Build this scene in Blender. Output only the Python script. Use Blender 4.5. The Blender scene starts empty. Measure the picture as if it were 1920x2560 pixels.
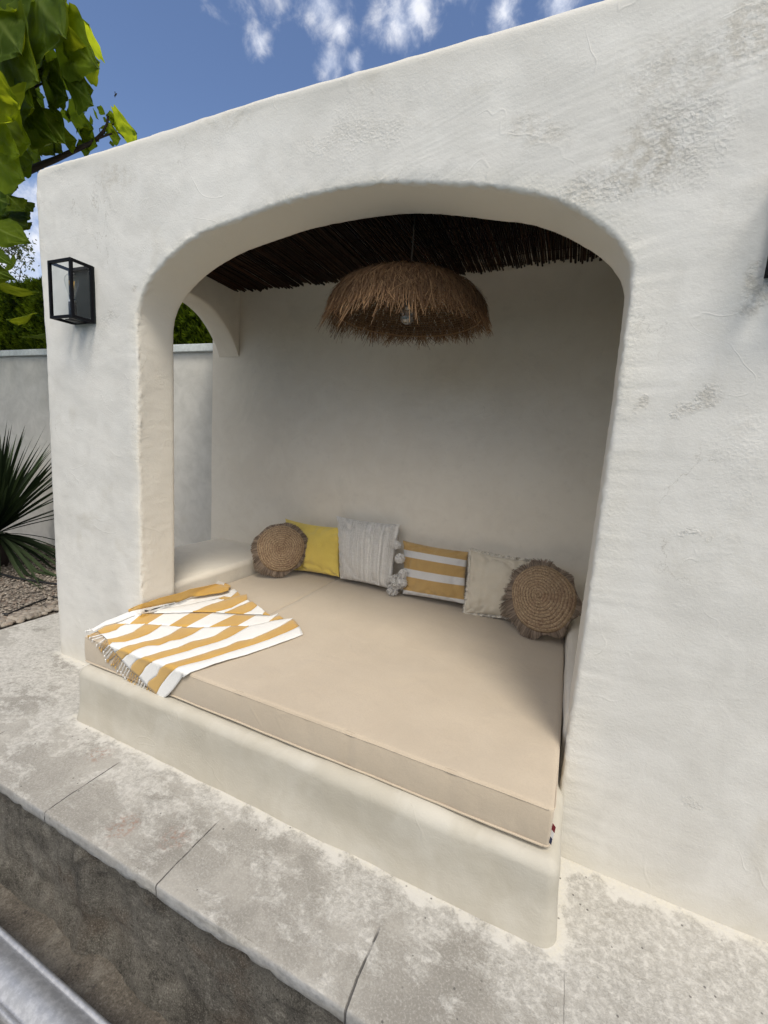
import bpy, bmesh, math, random
from mathutils import Vector, Matrix, noise
R = math.radians
rnd = random.Random(7)
scene = bpy.context.scene
col = scene.collection

# ------------------------------------------------------------------ camera
YAW, PITCH, ROLL, FPX, CH, CD = R(-22.9562), R(8.7703), R(4.1828), 1066.36, 1.4055, 1.5
def cam_axes():
    f = Vector((math.sin(YAW), math.cos(YAW), 0)); r = Vector((math.cos(YAW), -math.sin(YAW), 0)); u = Vector((0, 0, 1))
    f2 = f*math.cos(PITCH) - u*math.sin(PITCH); u2 = u*math.cos(PITCH) + f*math.sin(PITCH)
    return r*math.cos(ROLL) + u2*math.sin(ROLL), u2*math.cos(ROLL) - r*math.sin(ROLL), f2
CR, CU, CF = cam_axes()
CO = Vector((0, -CD, CH))
cd = bpy.data.cameras.new('camera'); cam = bpy.data.objects.new('camera', cd); col.objects.link(cam)
m = Matrix((CR, CU, -CF)).transposed().to_4x4(); m.translation = CO
cam.matrix_world = m
cd.sensor_fit = 'VERTICAL'; cd.sensor_height = 36; cd.sensor_width = 27
cd.lens = FPX/2560*36; cd.clip_start = .02; cd.clip_end = 3000
scene.camera = cam
def at(px, ax, val):
    """point of the photographed place seen at a photo pixel, on the plane x/y/z = val"""
    d = CF + CR*((px[0]-960)/FPX) - CU*((px[1]-1280)/FPX)
    return CO + d*((val-CO[ax])/d[ax])

# ------------------------------------------------------------------ light
SUN_EL, SUN_DIR = 60.0, Vector((.30, -.42, 0))         # veiled sun, high in front and to the right
sd = SUN_DIR.normalized()*math.cos(R(SUN_EL)); sd.z = math.sin(R(SUN_EL))
sl = bpy.data.lights.new('sun', 'SUN'); sl.energy = 2.25; sl.angle = R(18); sl.color = (1, .93, .82)
so = bpy.data.objects.new('sun', sl); col.objects.link(so)
so.rotation_euler = sd.to_track_quat('Z', 'Y').to_euler()
w = bpy.data.worlds.new('World'); scene.world = w; w.use_nodes = True
scene.view_settings.view_transform = 'Standard'; scene.view_settings.look = 'None'
scene.view_settings.exposure = 0.0; scene.view_settings.gamma = 1

class NT:
    def __init__(s, nt): s.nt = nt
    def n(s, typ, props=None, **inp):
        nd = s.nt.nodes.new(typ)
        for k, v in (props or {}).items(): setattr(nd, k, v)
        for k, v in inp.items():
            k = k.replace('_', ' ')
            sock = nd.inputs[int(k[1:])] if k[0] == 'i' and k[1:].isdigit() else nd.inputs[k]
            s.set(sock, v)
        return nd
    def set(s, sock, v):
        if isinstance(v, bpy.types.NodeSocket): s.nt.links.new(v, sock)
        elif isinstance(v, bpy.types.Node): s.nt.links.new(v.outputs[0], sock)
        else:
            if sock.type == 'RGBA' and len(v) == 3: v = (*v, 1)
            sock.default_value = v
    def math(s, op, a, b=0.0, c=None, clamp=False):
        nd = s.nt.nodes.new('ShaderNodeMath'); nd.operation = op; nd.use_clamp = clamp
        s.set(nd.inputs[0], a); s.set(nd.inputs[1], b)
        if c is not None: s.set(nd.inputs[2], c)
        return nd.outputs[0]
    def vmath(s, op, a, b=(0, 0, 0)):
        nd = s.nt.nodes.new('ShaderNodeVectorMath'); nd.operation = op
        s.set(nd.inputs[0], a); s.set(nd.inputs[1], b)
        return nd.outputs['Value'] if op in ('LENGTH', 'DISTANCE', 'DOT_PRODUCT') else nd.outputs[0]
    def noise(s, vec, scale, detail=4, rough=.5, dist=0.0):
        return s.n('ShaderNodeTexNoise', None, Vector=vec, Scale=scale, Detail=detail, Roughness=rough, Distortion=dist).outputs['Fac']
    def ramp(s, v, a, b, lo=0.0, hi=1.0, smooth=True):
        nd = s.nt.nodes.new('ShaderNodeMapRange'); nd.interpolation_type = 'SMOOTHSTEP' if smooth else 'LINEAR'
        s.set(nd.inputs[0], v)
        for i, x in zip((1, 2, 3, 4), (a, b, lo, hi)): s.set(nd.inputs[i], x)
        return nd.outputs[0]
    def mix(s, f, a, b, mode='MIX'):
        nd = s.nt.nodes.new('ShaderNodeMix'); nd.data_type = 'RGBA'; nd.blend_type = mode
        s.set(nd.inputs[0], f); s.set(nd.inputs[6], a); s.set(nd.inputs[7], b)
        return nd.outputs[2]
    def scalev(s, vec, sc, rot=(0, 0, 0), loc=(0, 0, 0)):
        return s.n('ShaderNodeMapping', None, Vector=vec, Scale=sc, Rotation=rot, Location=loc).outputs[0]

# sky: physical sky with real cloud patches in fixed directions
nt = w.node_tree; nt.nodes.clear(); g = NT(nt)
sky = g.n('ShaderNodeTexSky'); sky.sky_type = 'NISHITA'; sky.sun_disc = False
sky.sun_elevation = R(SUN_EL); sky.sun_rotation = math.atan2(sd.x, sd.y); sky.altitude = 100; sky.ozone_density = 1.6; sky.air_density = 1.0; sky.dust_density = .6
dirv = g.n('ShaderNodeTexCoord').outputs['Generated']
def skydir(px, py):
    return (CF + CR*((px-960)/FPX) - CU*((py-1280)/FPX)).normalized()
cl = None
CLOUDS = [(800, 10, .075, 1.0), (850, 70, .04, .9), (1000, 60, .085, .95), (1040, 20, .07, 1.0), (825, 165, .05, 1.05), (885, 160, .03, .8),
          (650, 105, .042, .85), (700, 60, .03, .35), (1265, 25, .055, 1.0), (1400, 5, .06, 1.0), (1150, -90, .09, .9), (690, -60, .08, .8),
          (20, 640, .22, 1.0), (-60, 560, .2, .9), (120, 500, .11, .8), (60, 395, .10, .45), (300, 700, .18, .9), (-300, 500, .3, .8), (700, -200, .2, .7)]
nz = g.noise(dirv, 9, 7, .60, .3); nz2 = g.noise(dirv, 26, 7, .62, .3)
pert = g.math('ADD', g.math('MULTIPLY', g.math('SUBTRACT', nz, .5), 1.0), g.math('MULTIPLY', g.math('SUBTRACT', nz2, .5), 1.05))
for cx, cy, rad, st in CLOUDS:
    d = g.vmath('DISTANCE', g.vmath('NORMALIZE', dirv), tuple(skydir(cx, cy)))
    v = g.math('MULTIPLY', g.math('SUBTRACT', 1.0, g.math('DIVIDE', d, rad)), st)
    cl = v if cl is None else g.math('MAXIMUM', cl, v)
m1 = g.math('MULTIPLY', g.ramp(g.math('ADD', g.math('MAXIMUM', cl, -1.0), pert), .34, 1.10), .92)
# unseen broken cloud, added behind the viewer and overhead as soft light
sep = g.n('ShaderNodeSeparateXYZ', None, Vector=dirv)
back = g.ramp(g.math('ADD', g.math('MULTIPLY', sep.outputs['Y'], -1.0), g.math('MULTIPLY', sep.outputs['X'], .35)), .05, .55)
hi = g.ramp(sep.outputs['Z'], .12, .60)
m2 = g.math('MULTIPLY', g.math('MULTIPLY', g.ramp(g.noise(dirv, 3.0, 8, .6, .4), .26, .46), back), hi)
ccol = g.mix(g.ramp(nz2, .35, .7), (4.8, 5.3, 6.5), (7.4, 7.5, 7.9))
skyc = g.mix(1.0, sky.outputs[0], (1.0, 1.0, 1.09), 'MULTIPLY')
front = g.mix(m1, skyc, ccol)
bg = g.n('ShaderNodeBackground', None, Color=g.mix(m2, front, g.mix(g.ramp(nz, .35, .65), (11.3, 10.5, 9.3), (15.8, 14.8, 13.2))), Strength=.14)
g.n('ShaderNodeOutputWorld', None, Surface=bg.outputs[0])

# ------------------------------------------------------------------ helpers
def tag(o, label=None, cat=None, group=None, kind=None):
    if label: o['label'] = label
    if cat: o['category'] = cat
    if group: o['group'] = group
    if kind: o['kind'] = kind
    return o
def empty(name, loc, label, cat, group=None):
    o = bpy.data.objects.new(name, None); col.objects.link(o); o.location = loc; o.empty_display_size = .1
    return tag(o, label, cat, group)
def mk(name, verts, faces, mat, parent=None, smooth=True, mats=None, uv=None, attr=None):
    me = bpy.data.meshes.new(name)
    off = Vector(parent.location) if parent is not None and parent.parent is None else (Vector(parent.location)+Vector(parent.parent.location) if parent is not None else Vector())
    me.from_pydata([tuple(Vector(v)-off) for v in verts], [], faces)
    for mm in (mat if isinstance(mat, (list, tuple)) else [mat]): me.materials.append(mm)
    if mats:
        for p, i in zip(me.polygons, mats): p.material_index = i
    if smooth:
        for p in me.polygons: p.use_smooth = True
    if attr:
        for k, vals in attr.items():
            a = me.attributes.new(k, 'FLOAT', 'POINT'); a.data.foreach_set('value', vals)
    me.validate(); me.update()
    o = bpy.data.objects.new(name, me); col.objects.link(o)
    if parent is not None: o.parent = parent
    return o
def fbm(p, s, o=4):
    return noise.fractal(Vector(p)*s, 1.0, 2.0, o)
class MB:
    def __init__(s): s.v = []; s.f = []; s.m = []
    def add(s, vs, fs, mi=0):
        b = len(s.v); s.v += [Vector(v) for v in vs]; s.f += [tuple(i+b for i in f) for f in fs]; s.m += [mi]*len(fs)
    def box(s, x0, x1, y0, y1, z0, z1, mi=0):
        vs = [(x, y, z) for x in (x0, x1) for y in (y0, y1) for z in (z0, z1)]
        s.add(vs, [(0, 1, 3, 2), (4, 6, 7, 5), (0, 4, 5, 1), (2, 3, 7, 6), (0, 2, 6, 4), (1, 5, 7, 3)], mi)
    def tube(s, pts, r, seg=8, mi=0, caps=True):
        pts = [Vector(p) for p in pts]; n = len(pts)
        rs = r if isinstance(r, (list, tuple)) else [r]*n
        vs = []; up = Vector((.13, .31, .94)).normalized()
        for i, p in enumerate(pts):
            t = (pts[min(i+1, n-1)]-pts[max(i-1, 0)]).normalized()
            a = t.cross(up)
            if a.length < .05: a = t.cross(Vector((1, 0, 0)))
            a.normalize(); b = t.cross(a)
            for k in range(seg):
                an = 2*math.pi*k/seg; vs.append(p + (a*math.cos(an)+b*math.sin(an))*rs[i])
        fs = [(i*seg+k, i*seg+(k+1) % seg, (i+1)*seg+(k+1) % seg, (i+1)*seg+k) for i in range(n-1) for k in range(seg)]
        if caps: fs += [tuple(range(seg))[::-1], tuple(range((n-1)*seg, n*seg))]
        s.add(vs, fs, mi)
    def lathe(s, prof, c=(0, 0, 0), seg=24, mi=0):
        vs = [(c[0]+r*math.cos(2*math.pi*k/seg), c[1]+r*math.sin(2*math.pi*k/seg), c[2]+z) for r, z in prof for k in range(seg)]
        fs = [(i*seg+k, i*seg+(k+1) % seg, (i+1)*seg+(k+1) % seg, (i+1)*seg+k) for i in range(len(prof)-1) for k in range(seg)]
        s.add(vs, fs, mi)
    def grid(s, P, mi=0):
        nr, nc = len(P), len(P[0])
        s.add([p for row in P for p in row], [(i*nc+j, i*nc+j+1, (i+1)*nc+j+1, (i+1)*nc+j) for i in range(nr-1) for j in range(nc-1)], mi)
    def ribbon(s, pts, wid, side, mi=0):
        vs = []
        n = len(pts)
        for i, p in enumerate(pts):
            ww = wid*(1-.5*i/(n-1)); vs += [Vector(p)-side*ww, Vector(p)+side*ww]
        s.add(vs, [(2*i, 2*i+1, 2*i+3, 2*i+2) for i in range(n-1)], mi)
    def build(s, name, mat, parent=None, smooth=True):
        return mk(name, s.v, s.f, mat, parent, smooth, s.m if isinstance(mat, (list, tuple)) else None)
def resample(pts, n):
    pts = [Vector(p) for p in pts]; L = [0]
    for a, b in zip(pts, pts[1:]): L.append(L[-1]+(b-a).length)
    out = []; j = 0
    for i in range(n):
        t = L[-1]*i/(n-1)
        while j < len(L)-2 and L[j+1] < t: j += 1
        d = L[j+1]-L[j]; out.append(pts[j].lerp(pts[j+1], 0 if d == 0 else min(1, (t-L[j])/d)))
    return out
def smoothline(pts, it=2):
    """Chaikin-like smoothing that keeps the ends"""
    pts = [Vector(p) for p in pts]
    for _ in range(it):
        q = [pts[0]]
        for a, b in zip(pts, pts[1:]): q += [a.lerp(b, .25), a.lerp(b, .75)]
        q.append(pts[-1]); pts = q
    return pts
def rbox(x0, x1, y0, y1, z0, z1, r, step=.04, disp=None, cuts=4):
    """rounded box as one closed skin with an optional displacement function(p, n) -> p"""
    def ax(a, b):
        inner = max(1, int(round((b-a-2*r)/step)))
        s = [a + r*i/cuts for i in range(cuts)] + [a+r+(b-a-2*r)*i/inner for i in range(inner+1)] + [b-r+r*(i+1)/cuts for i in range(cuts)]
        return s
    X, Y, Z = ax(x0, x1), ax(y0, y1), ax(z0, z1)
    idx = {}; vs = []; fs = []
    def vid(i, j, k):
        if (i, j, k) in idx: return idx[i, j, k]
        p = Vector((X[i], Y[j], Z[k])); q = Vector((min(max(p.x, x0+r), x1-r), min(max(p.y, y0+r), y1-r), min(max(p.z, z0+r), z1-r)))
        d = p-q; n = d.normalized() if d.length > 0 else Vector((0, 0, 1))
        # even out the corner spacing before rounding
        d = Vector([math.tan(c/r*math.pi/4)*r if r else 0 for c in d]); n = d.normalized() if d.length > 0 else n
        p = q+n*r
        if disp: p = disp(p, n)
        idx[i, j, k] = len(vs); vs.append(p); return idx[i, j, k]
    nx, ny, nz_ = len(X)-1, len(Y)-1, len(Z)-1
    for i in range(nx):
        for j in range(ny):
            fs.append((vid(i, j, nz_), vid(i+1, j, nz_), vid(i+1, j+1, nz_), vid(i, j+1, nz_)))
            fs.append((vid(i, j, 0), vid(i, j+1, 0), vid(i+1, j+1, 0), vid(i+1, j, 0)))
    for i in range(nx):
        for k in range(nz_):
            fs.append((vid(i, 0, k), vid(i+1, 0, k), vid(i+1, 0, k+1), vid(i, 0, k+1)))
            fs.append((vid(i, ny, k), vid(i, ny, k+1), vid(i+1, ny, k+1), vid(i+1, ny, k)))
    for j in range(ny):
        for k in range(nz_):
            fs.append((vid(0, j, k), vid(0, j, k+1), vid(0, j+1, k+1), vid(0, j+1, k)))
            fs.append((vid(nx, j, k), vid(nx, j+1, k), vid(nx, j+1, k+1), vid(nx, j, k+1)))
    return vs, fs

# ------------------------------------------------------------------ materials
def new(name):
    mt = bpy.data.materials.new(name); mt.use_nodes = True; mt.node_tree.nodes.clear()
    return mt, NT(mt.node_tree)
def out(mt, g, color, rough=.8, bump=None, dist=1.0, **kw):
    b = g.n('ShaderNodeBsdfPrincipled', None, Base_Color=color, Roughness=rough)
    if mt.name in ('black_powder_coat', 'dark_back_plate', 'dark_reed'): b.inputs['Specular IOR Level'].default_value = .12
    for k, v in kw.items(): g.set(b.inputs[k.replace('_', ' ')], v)
    if bump is not None:
        bn = g.n('ShaderNodeBump', None, Strength=1.0, Distance=dist, Height=bump); g.nt.links.new(bn.outputs[0], b.inputs['Normal'])
    g.n('ShaderNodeOutputMaterial', None, Surface=b.outputs[0])
    return mt
def pos(g): return g.n('ShaderNodeNewGeometry').outputs['Position']

def plaster(name, a, b, facade=False, stain=.35):
    mt, g = new(name); P = pos(g)
    n1 = g.noise(P, 1.1, 4, .6, .6); n2 = g.noise(P, 6, 5, .6, .8); n3 = g.noise(P, 22, 4, .6)
    v = g.math('ADD', g.math('MULTIPLY', n1, .55), g.math('MULTIPLY', n2, .45))
    c = g.mix(g.ramp(v, .36, .64), b, a)
    c = g.mix(g.math('MULTIPLY', g.ramp(g.noise(P, 2.3, 7, .65, 1.2), .56, .72), stain), c, (.50, .47, .40))
    c = g.mix(g.math('MULTIPLY', g.ramp(n3, .56, .75), .10), c, (.40, .37, .32))
    # plaster relief in metres: wavy trowel work, short trowel ridges, grain
    h = g.math('MULTIPLY', g.noise(P, 2.6, 3, .5, .4), .011)
    h = g.math('ADD', h, g.math('MULTIPLY', g.noise(g.scalev(P, (1.0, 1, 1.6)), 14, 5, .6, .6), .0012))
    ridge = g.math('ABSOLUTE', g.math('SUBTRACT', g.noise(P, 3.1, 2, .5, 1.1), .5))
    ridge = g.math('MULTIPLY', g.ramp(ridge, 0, .012, 1, 0), g.ramp(g.noise(P, 3.1, 2, .5), .52, .62))
    h = g.math('ADD', h, g.math('MULTIPLY', ridge, .0005))
    h = g.math('ADD', h, g.math('MULTIPLY', g.noise(P, 130, 3, .7), .0009))
    coarse = g.ramp(g.noise(P, 1.7, 5, .6, .5), .54, .70, 0, .45)
    if facade:
        at_ = g.math('MULTIPLY', g.n('ShaderNodeAttribute', {'attribute_name': 'edge'}).outputs['Fac'], g.ramp(g.noise(P, 5, 3, .5), .35, .6, .25, 1))
        coarse = g.math('MAXIMUM', coarse, g.math('MULTIPLY', at_, .75))
        c = g.mix(g.math('MULTIPLY', at_, .8), c, (.80, .76, .66))
        sep = g.n('ShaderNodeSeparateXYZ', None, Vector=P)
        warp = g.n('ShaderNodeTexNoise', None, Vector=P, Scale=7.0, Detail=5.0, Roughness=.6).outputs['Color']
        PW = g.vmath('ADD', P, g.vmath('MULTIPLY', g.vmath('SUBTRACT', warp, (.5, .5, .5)), (.22, .22, .22)))
        for (x, z, sx, sz, amt, rough_) in SPOTS:
            d = g.vmath('LENGTH', g.vmath('MULTIPLY', g.vmath('SUBTRACT', PW, (x, 0, z)), (1/sx, 0, 1/sz)))
            mk_ = g.ramp(d, .35, 1.05, 1, 0)
            if amt: c = g.mix(g.math('MULTIPLY', mk_, g.math('MULTIPLY', g.ramp(g.noise(P, 26, 5, .7), .40, .62), amt)), c, (.40, .365, .30))
            if rough_: coarse = g.math('MAXIMUM', coarse, g.math('MULTIPLY', mk_, min(rough_, 1.0)))
        ck = g.math('ABSOLUTE', g.math('SUBTRACT', g.noise(g.scalev(P, (1, 1, .55)), 2.4, 8, .62, .2), .5)); ck = g.math('MULTIPLY', g.ramp(ck, .0, .0035, 1, 0), g.ramp(g.noise(P, 1.9, 2, .5), .56, .64)); c = g.mix(g.math('MULTIPLY', ck, .45), c, (.25, .23, .19))
        c = g.mix(g.ramp(g.noise(g.scalev(P, (1, 1, .35)), 3.3, 6, .68, .3), .56, .74, 0, .18), c, (.47, .455, .415))
        basez = g.ramp(g.math('ADD', sep.outputs['Z'], g.math('MULTIPLY', n2, .12)), .06, .22, 1, 0)
        c = g.mix(g.math('MULTIPLY', basez, .35), c, (.58, .54, .44))
        topz = g.ramp(g.math('ADD', sep.outputs['Z'], g.math('MULTIPLY', n2, .15)), 2.66, 2.80, 0, .3)
        c = g.mix(topz, c, (.45, .43, .38))
    gr = g.n('ShaderNodeTexVoronoi', None, Vector=P, Scale=95.0).outputs['Distance']
    gr2 = g.noise(P, 60, 6, .75, .6)
    h = g.math('ADD', h, g.math('MULTIPLY', coarse, g.math('ADD', g.math('MULTIPLY', g.math('SUBTRACT', gr, .3), .0020), g.math('MULTIPLY', g.math('SUBTRACT', gr2, .55), .0052))))
    if facade: c = g.mix(g.math('MULTIPLY', g.n('ShaderNodeAttribute', {'attribute_name': 'reveal'}).outputs['Fac'], .85), c, (.80, .75, .655))
    return out(mt, g, c, .92, h)
SPOTS = []
for px, sx, sz, amt, rg in [((1610, 395), .12, .10, .5, .40), ((1700, 170), .22, .12, .30, .45), ((1890, 90), .12, .12, .45, .5), ((1760, 1000), .075, .035, .35, 2.2), ((1690, 1020), .03, .02, .25, 2.0),
                            ((1602, 1008), .022, .03, .25, 1.8), ((1700, 350), .16, .15, .2, .9), ((1480, 480), .16, .07, .3, .9), ((900, 330), .3, .08, .12, .6), ((290, 440), .16, .07, .35, .2),
                            ((1745, 1345), .06, .02, .2, 1.2), ((1750, 2010), .05, .03, .1, 1.4), ((560, 290), .25, .06, .25, .2), ((1340, 330), .12, .08, .3, .4), ((330, 730), .03, .03, .3, .8), ((1890, 720), .06, .07, .4, .9), ((280, 780), .035, .03, .35, .9)]:  # spots beside both lanterns paint their soft shadow, the others are plaster stains
    q = at(px, 1, 0); SPOTS.append((q.x, q.z, sx, sz, amt, rg))
M_FACADE = plaster('facade_plaster', (.715, .705, .672), (.63, .618, .583), True)
M_WALL = plaster('niche_plaster', (.80, .75, .655), (.74, .685, .59), False, .15)
M_GARDENWALL = plaster('garden_wall_plaster', (.64, .625, .585), (.50, .49, .455), False, .3)
M_PLINTH = plaster('plinth_plaster', (.555, .53, .465), (.465, .435, .365), False, .3)

def m_terrace():
    mt, g = new('pale_concrete'); P = pos(g); sep = g.n('ShaderNodeSeparateXYZ', None, Vector=P); X, Y, Z = sep.outputs
    warp = g.n('ShaderNodeTexNoise', None, Vector=P, Scale=5.0, Detail=6.0).outputs['Color']
    base = g.mix(g.ramp(g.noise(P, 2.2, 6, .6), .35, .65), (.25, .238, .213), (.35, .336, .305))
    base = g.mix(g.math('MULTIPLY', g.ramp(g.noise(P, 70, 6, .8), .42, .64), .62), base, (.24, .225, .20))
    base = g.mix(g.math('MULTIPLY', g.ramp(g.noise(P, 150, 4, .75), .46, .70), .32), base, (.66, .64, .60))
    # dried plaster slurry trodden over the slabs, thickest along the wall foot
    near = g.ramp(Y, -.62, -.2, -.04, .07)
    s1 = g.noise(g.scalev(P, (1, 1.5, 1), (0, 0, .5)), 6.5, 8, .74, .25)
    slur = g.ramp(g.math('ADD', g.math('ADD', s1, near), g.math('MULTIPLY', g.math('SUBTRACT', g.noise(P, 1.6, 4, .55), .5), .62)), .44, .56)
    s2 = g.noise(P, 46, 8, .82, .1)
    slur = g.math('MULTIPLY', slur, g.ramp(s2, .36, .62, .15, 1))
    foot = g.n('ShaderNodeAttribute', {'attribute_name': 'foot'}).outputs['Fac']
    slur = g.math('MAXIMUM', slur, g.ramp(g.math('ADD', g.math('MULTIPLY', foot, .62), g.math('ADD', g.math('MULTIPLY', s2, .6), g.math('MULTIPLY', g.noise(P, 9, 5, .65), 1.1))), 1.16, 1.42))
    side = g.ramp(Y, -.704, -.697, 0, 1)
    slur = g.math('MULTIPLY', slur, side)
    base = g.mix(g.ramp(g.noise(P, 3.0, 6, .7, .2), .44, .60, 0, .4), base, (.48, .46, .42))
    c = g.mix(g.math('MULTIPLY', slur, .74), base, (.66, .645, .605))
    c = g.mix(g.math('MULTIPLY', g.math('MULTIPLY', g.ramp(foot, .70, 1.0), g.ramp(s2, .4, .6)), .40), c, (.64, .60, .48))
    # aggregate specks
    vo = g.n('ShaderNodeTexVoronoi', None, Vector=P, Scale=48.0); sp = g.ramp(vo.outputs['Distance'], .12, .2, 1, 0)
    vc = g.n('ShaderNodeSeparateColor', None, Color=vo.outputs['Color'])
    c = g.mix(g.math('MULTIPLY', sp, g.ramp(vc.outputs[0], .90, .94, 0, .8)), c, (.09, .085, .08))
        # rust coloured smears
    for px in ((440, 2095), (300, 2070), (255, 1880)):
        q = at(px, 2, 0); d = g.vmath('DISTANCE', g.vmath('ADD', P, g.vmath('MULTIPLY', warp, (.12, .12, 0))), (q.x+.06, q.y+.06, 0))
        c = g.mix(g.math('MULTIPLY', g.ramp(d, .02, .07, 1, 0), g.ramp(g.noise(P, 60, 4, .6), .45, .65, 0, .55)), c, (.30, .15, .10))
    # bluish grey cut edge
    c = g.mix(g.math('SUBTRACT', 1.0, side), c, g.mix(g.ramp(g.noise(P, 30, 5, .7), .35, .65), (.25, .255, .26), (.37, .375, .38)))
    # hair-wide slab joints, filled with slurry further in
    jm = None; xw = g.math('ADD', X, g.math('MULTIPLY', g.math('SUBTRACT', g.noise(P, 9, 3, .5), .5), .012))
    for xj, y1, sk, wd in ((-2.20, -.53, 0, .002), (-1.592, -.42, 0, .0022), (-1.02, -.45, 0, .0022), (-.345, -.50, .0, .003), (.162, -.36, 0, .001)):
        v = g.math('MULTIPLY', g.ramp(g.math('ABSOLUTE', g.math('SUBTRACT', xw, xj)), wd*.4, wd*1.3, 1, 0), g.ramp(Y, y1-.03, y1+.02, 1, 0)); v = g.math('MULTIPLY', v, .35 if xj > 0 else g.ramp(g.noise(P, 17, 3, .6), .36, .5, .35, 1))
        jm = v if jm is None else g.math('MAXIMUM', jm, v)
    c = g.mix(g.math('MULTIPLY', jm, .85), c, (.07, .065, .06))
    jm = g.math('MULTIPLY', jm, .9)
    h = g.math('MULTIPLY', g.noise(P, 18, 6, .6), .0026)
    h = g.math('ADD', h, g.math('MULTIPLY', slur, .0012)); h = g.math('SUBTRACT', h, g.math('MULTIPLY', jm, .006))
    h = g.math('ADD', h, g.math('MULTIPLY', g.noise(P, 120, 5, .75), .0018))
    return out(mt, g, c, .9, h)
M_TERRACE = m_terrace()

def flat(name, c, rough=.7, **kw):
    mt, g = new(name); P = pos(g)
    cc = g.mix(g.ramp(g.noise(P, 30, 4, .6), .35, .65), c, tuple(x*.85 for x in c)); return out(mt, g, cc, rough, **kw)
def earthy(name, cols, sc=30, hh=.01, sc2=6, rough=.95, strata=False):
    mt, g = new(name); P = pos(g)
    v = g.math('ADD', g.math('MULTIPLY', g.noise(P, sc, 8, .72), .6), g.math('MULTIPLY', g.noise(P, sc2, 6, .6, .6), .4))
    c = g.mix(g.ramp(v, .38, .5), cols[0], cols[1]); c = g.mix(g.ramp(v, .52, .64), c, cols[2])
    c = g.mix(g.ramp(g.noise(P, 3.3, 5, .6, .7), .52, .66, 0, .7), c, cols[3])
    if strata:     # rain runs and pale lime spots on the raw wall
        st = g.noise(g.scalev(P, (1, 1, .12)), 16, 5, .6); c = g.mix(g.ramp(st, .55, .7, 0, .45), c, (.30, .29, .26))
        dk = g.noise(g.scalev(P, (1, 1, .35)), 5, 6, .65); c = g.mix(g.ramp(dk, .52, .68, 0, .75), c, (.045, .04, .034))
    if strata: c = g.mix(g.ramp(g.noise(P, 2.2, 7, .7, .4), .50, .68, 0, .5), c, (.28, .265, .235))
    gn = g.noise(P, sc*3.2, 5, .75); c = g.mix(g.ramp(gn, .50, .68, 0, .55), c, tuple(min(1, x*1.5) for x in cols[2])); c = g.mix(g.ramp(gn, .48, .34, 0, .6), c, tuple(x*.4 for x in cols[0]))
    h = g.math('ADD', g.math('ADD', g.math('MULTIPLY', g.noise(P, sc, 9, .8), hh), g.math('MULTIPLY', g.noise(P, sc2, 4, .6), hh*1.5)), g.math('MULTIPLY', gn, hh*.45))
    return out(mt, g, c, rough, h)
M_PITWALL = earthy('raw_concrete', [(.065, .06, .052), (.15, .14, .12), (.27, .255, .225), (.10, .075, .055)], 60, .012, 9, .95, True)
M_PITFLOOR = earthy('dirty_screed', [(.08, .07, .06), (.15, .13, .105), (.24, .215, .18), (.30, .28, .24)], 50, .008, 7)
M_GRAVEL = earthy('garden_gravel', [(.07, .06, .05), (.22, .19, .16), (.38, .34, .29), (.26, .15, .11)], 75, .012, 9)
M_GROUND = earthy('bounce_paving', [(.42, .40, .36), (.50, .48, .44), (.55, .53, .49), (.48, .46, .42)], 12, .002, 2)

def cloth(name, c1, c2=None, sc=900, wr=.004, sheen=.3, rough=.9, crease=.0012, seam=None):
    mt, g = new(name); tc = g.n('ShaderNodeTexCoord').outputs['Object']
    c = g.mix(g.ramp(g.noise(tc, 5, 5, .6), .35, .65), c1, c2 or tuple(x*.9 for x in c1))
    we = g.noise(tc, 160, 3, .6); c = g.mix(g.ramp(we, .4, .7, 0, .12), c, tuple(x*.6 for x in c1))
    h = g.math('ADD', g.math('MULTIPLY', g.noise(tc, 7, 4, .5, .5), wr), g.math('MULTIPLY', g.noise(tc, 260, 2, .5), .0006))
    rg = g.math('ABSOLUTE', g.math('SUBTRACT', g.noise(tc, 2.4, 1, .5, .6), .5))
    h = g.math('ADD', h, g.math('MULTIPLY', g.math('MULTIPLY', g.ramp(rg, 0, .035, 1, 0), g.ramp(g.noise(tc, 2.3, 2, .5), .45, .65)), crease))
    if seam is not None:
        X = g.n('ShaderNodeSeparateXYZ', None, Vector=tc).outputs[0]; d = g.math('ABSOLUTE', g.math('SUBTRACT', X, seam))
        sm_ = g.ramp(d, .0012, .005, 1, 0); c = g.mix(g.math('MULTIPLY', sm_, .35), c, tuple(x*.45 for x in c1)); h = g.math('SUBTRACT', h, g.math('MULTIPLY', g.ramp(d, 0, .02, 1, 0), .004))
    return out(mt, g, c, rough, h, Sheen_Weight=sheen, Sheen_Roughness=.6)
M_MATT = cloth('sand_canvas', (.525, .442, .336), (.50, .418, .315), wr=.006, crease=.0009, seam=-1.475+.98)
M_WHITE = cloth('white_cotton', (.86, .855, .84), (.82, .82, .81), wr=.003)
M_MUST = cloth('mustard_cotton', (.60, .36, .075), (.54, .31, .06), wr=.003)

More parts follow.
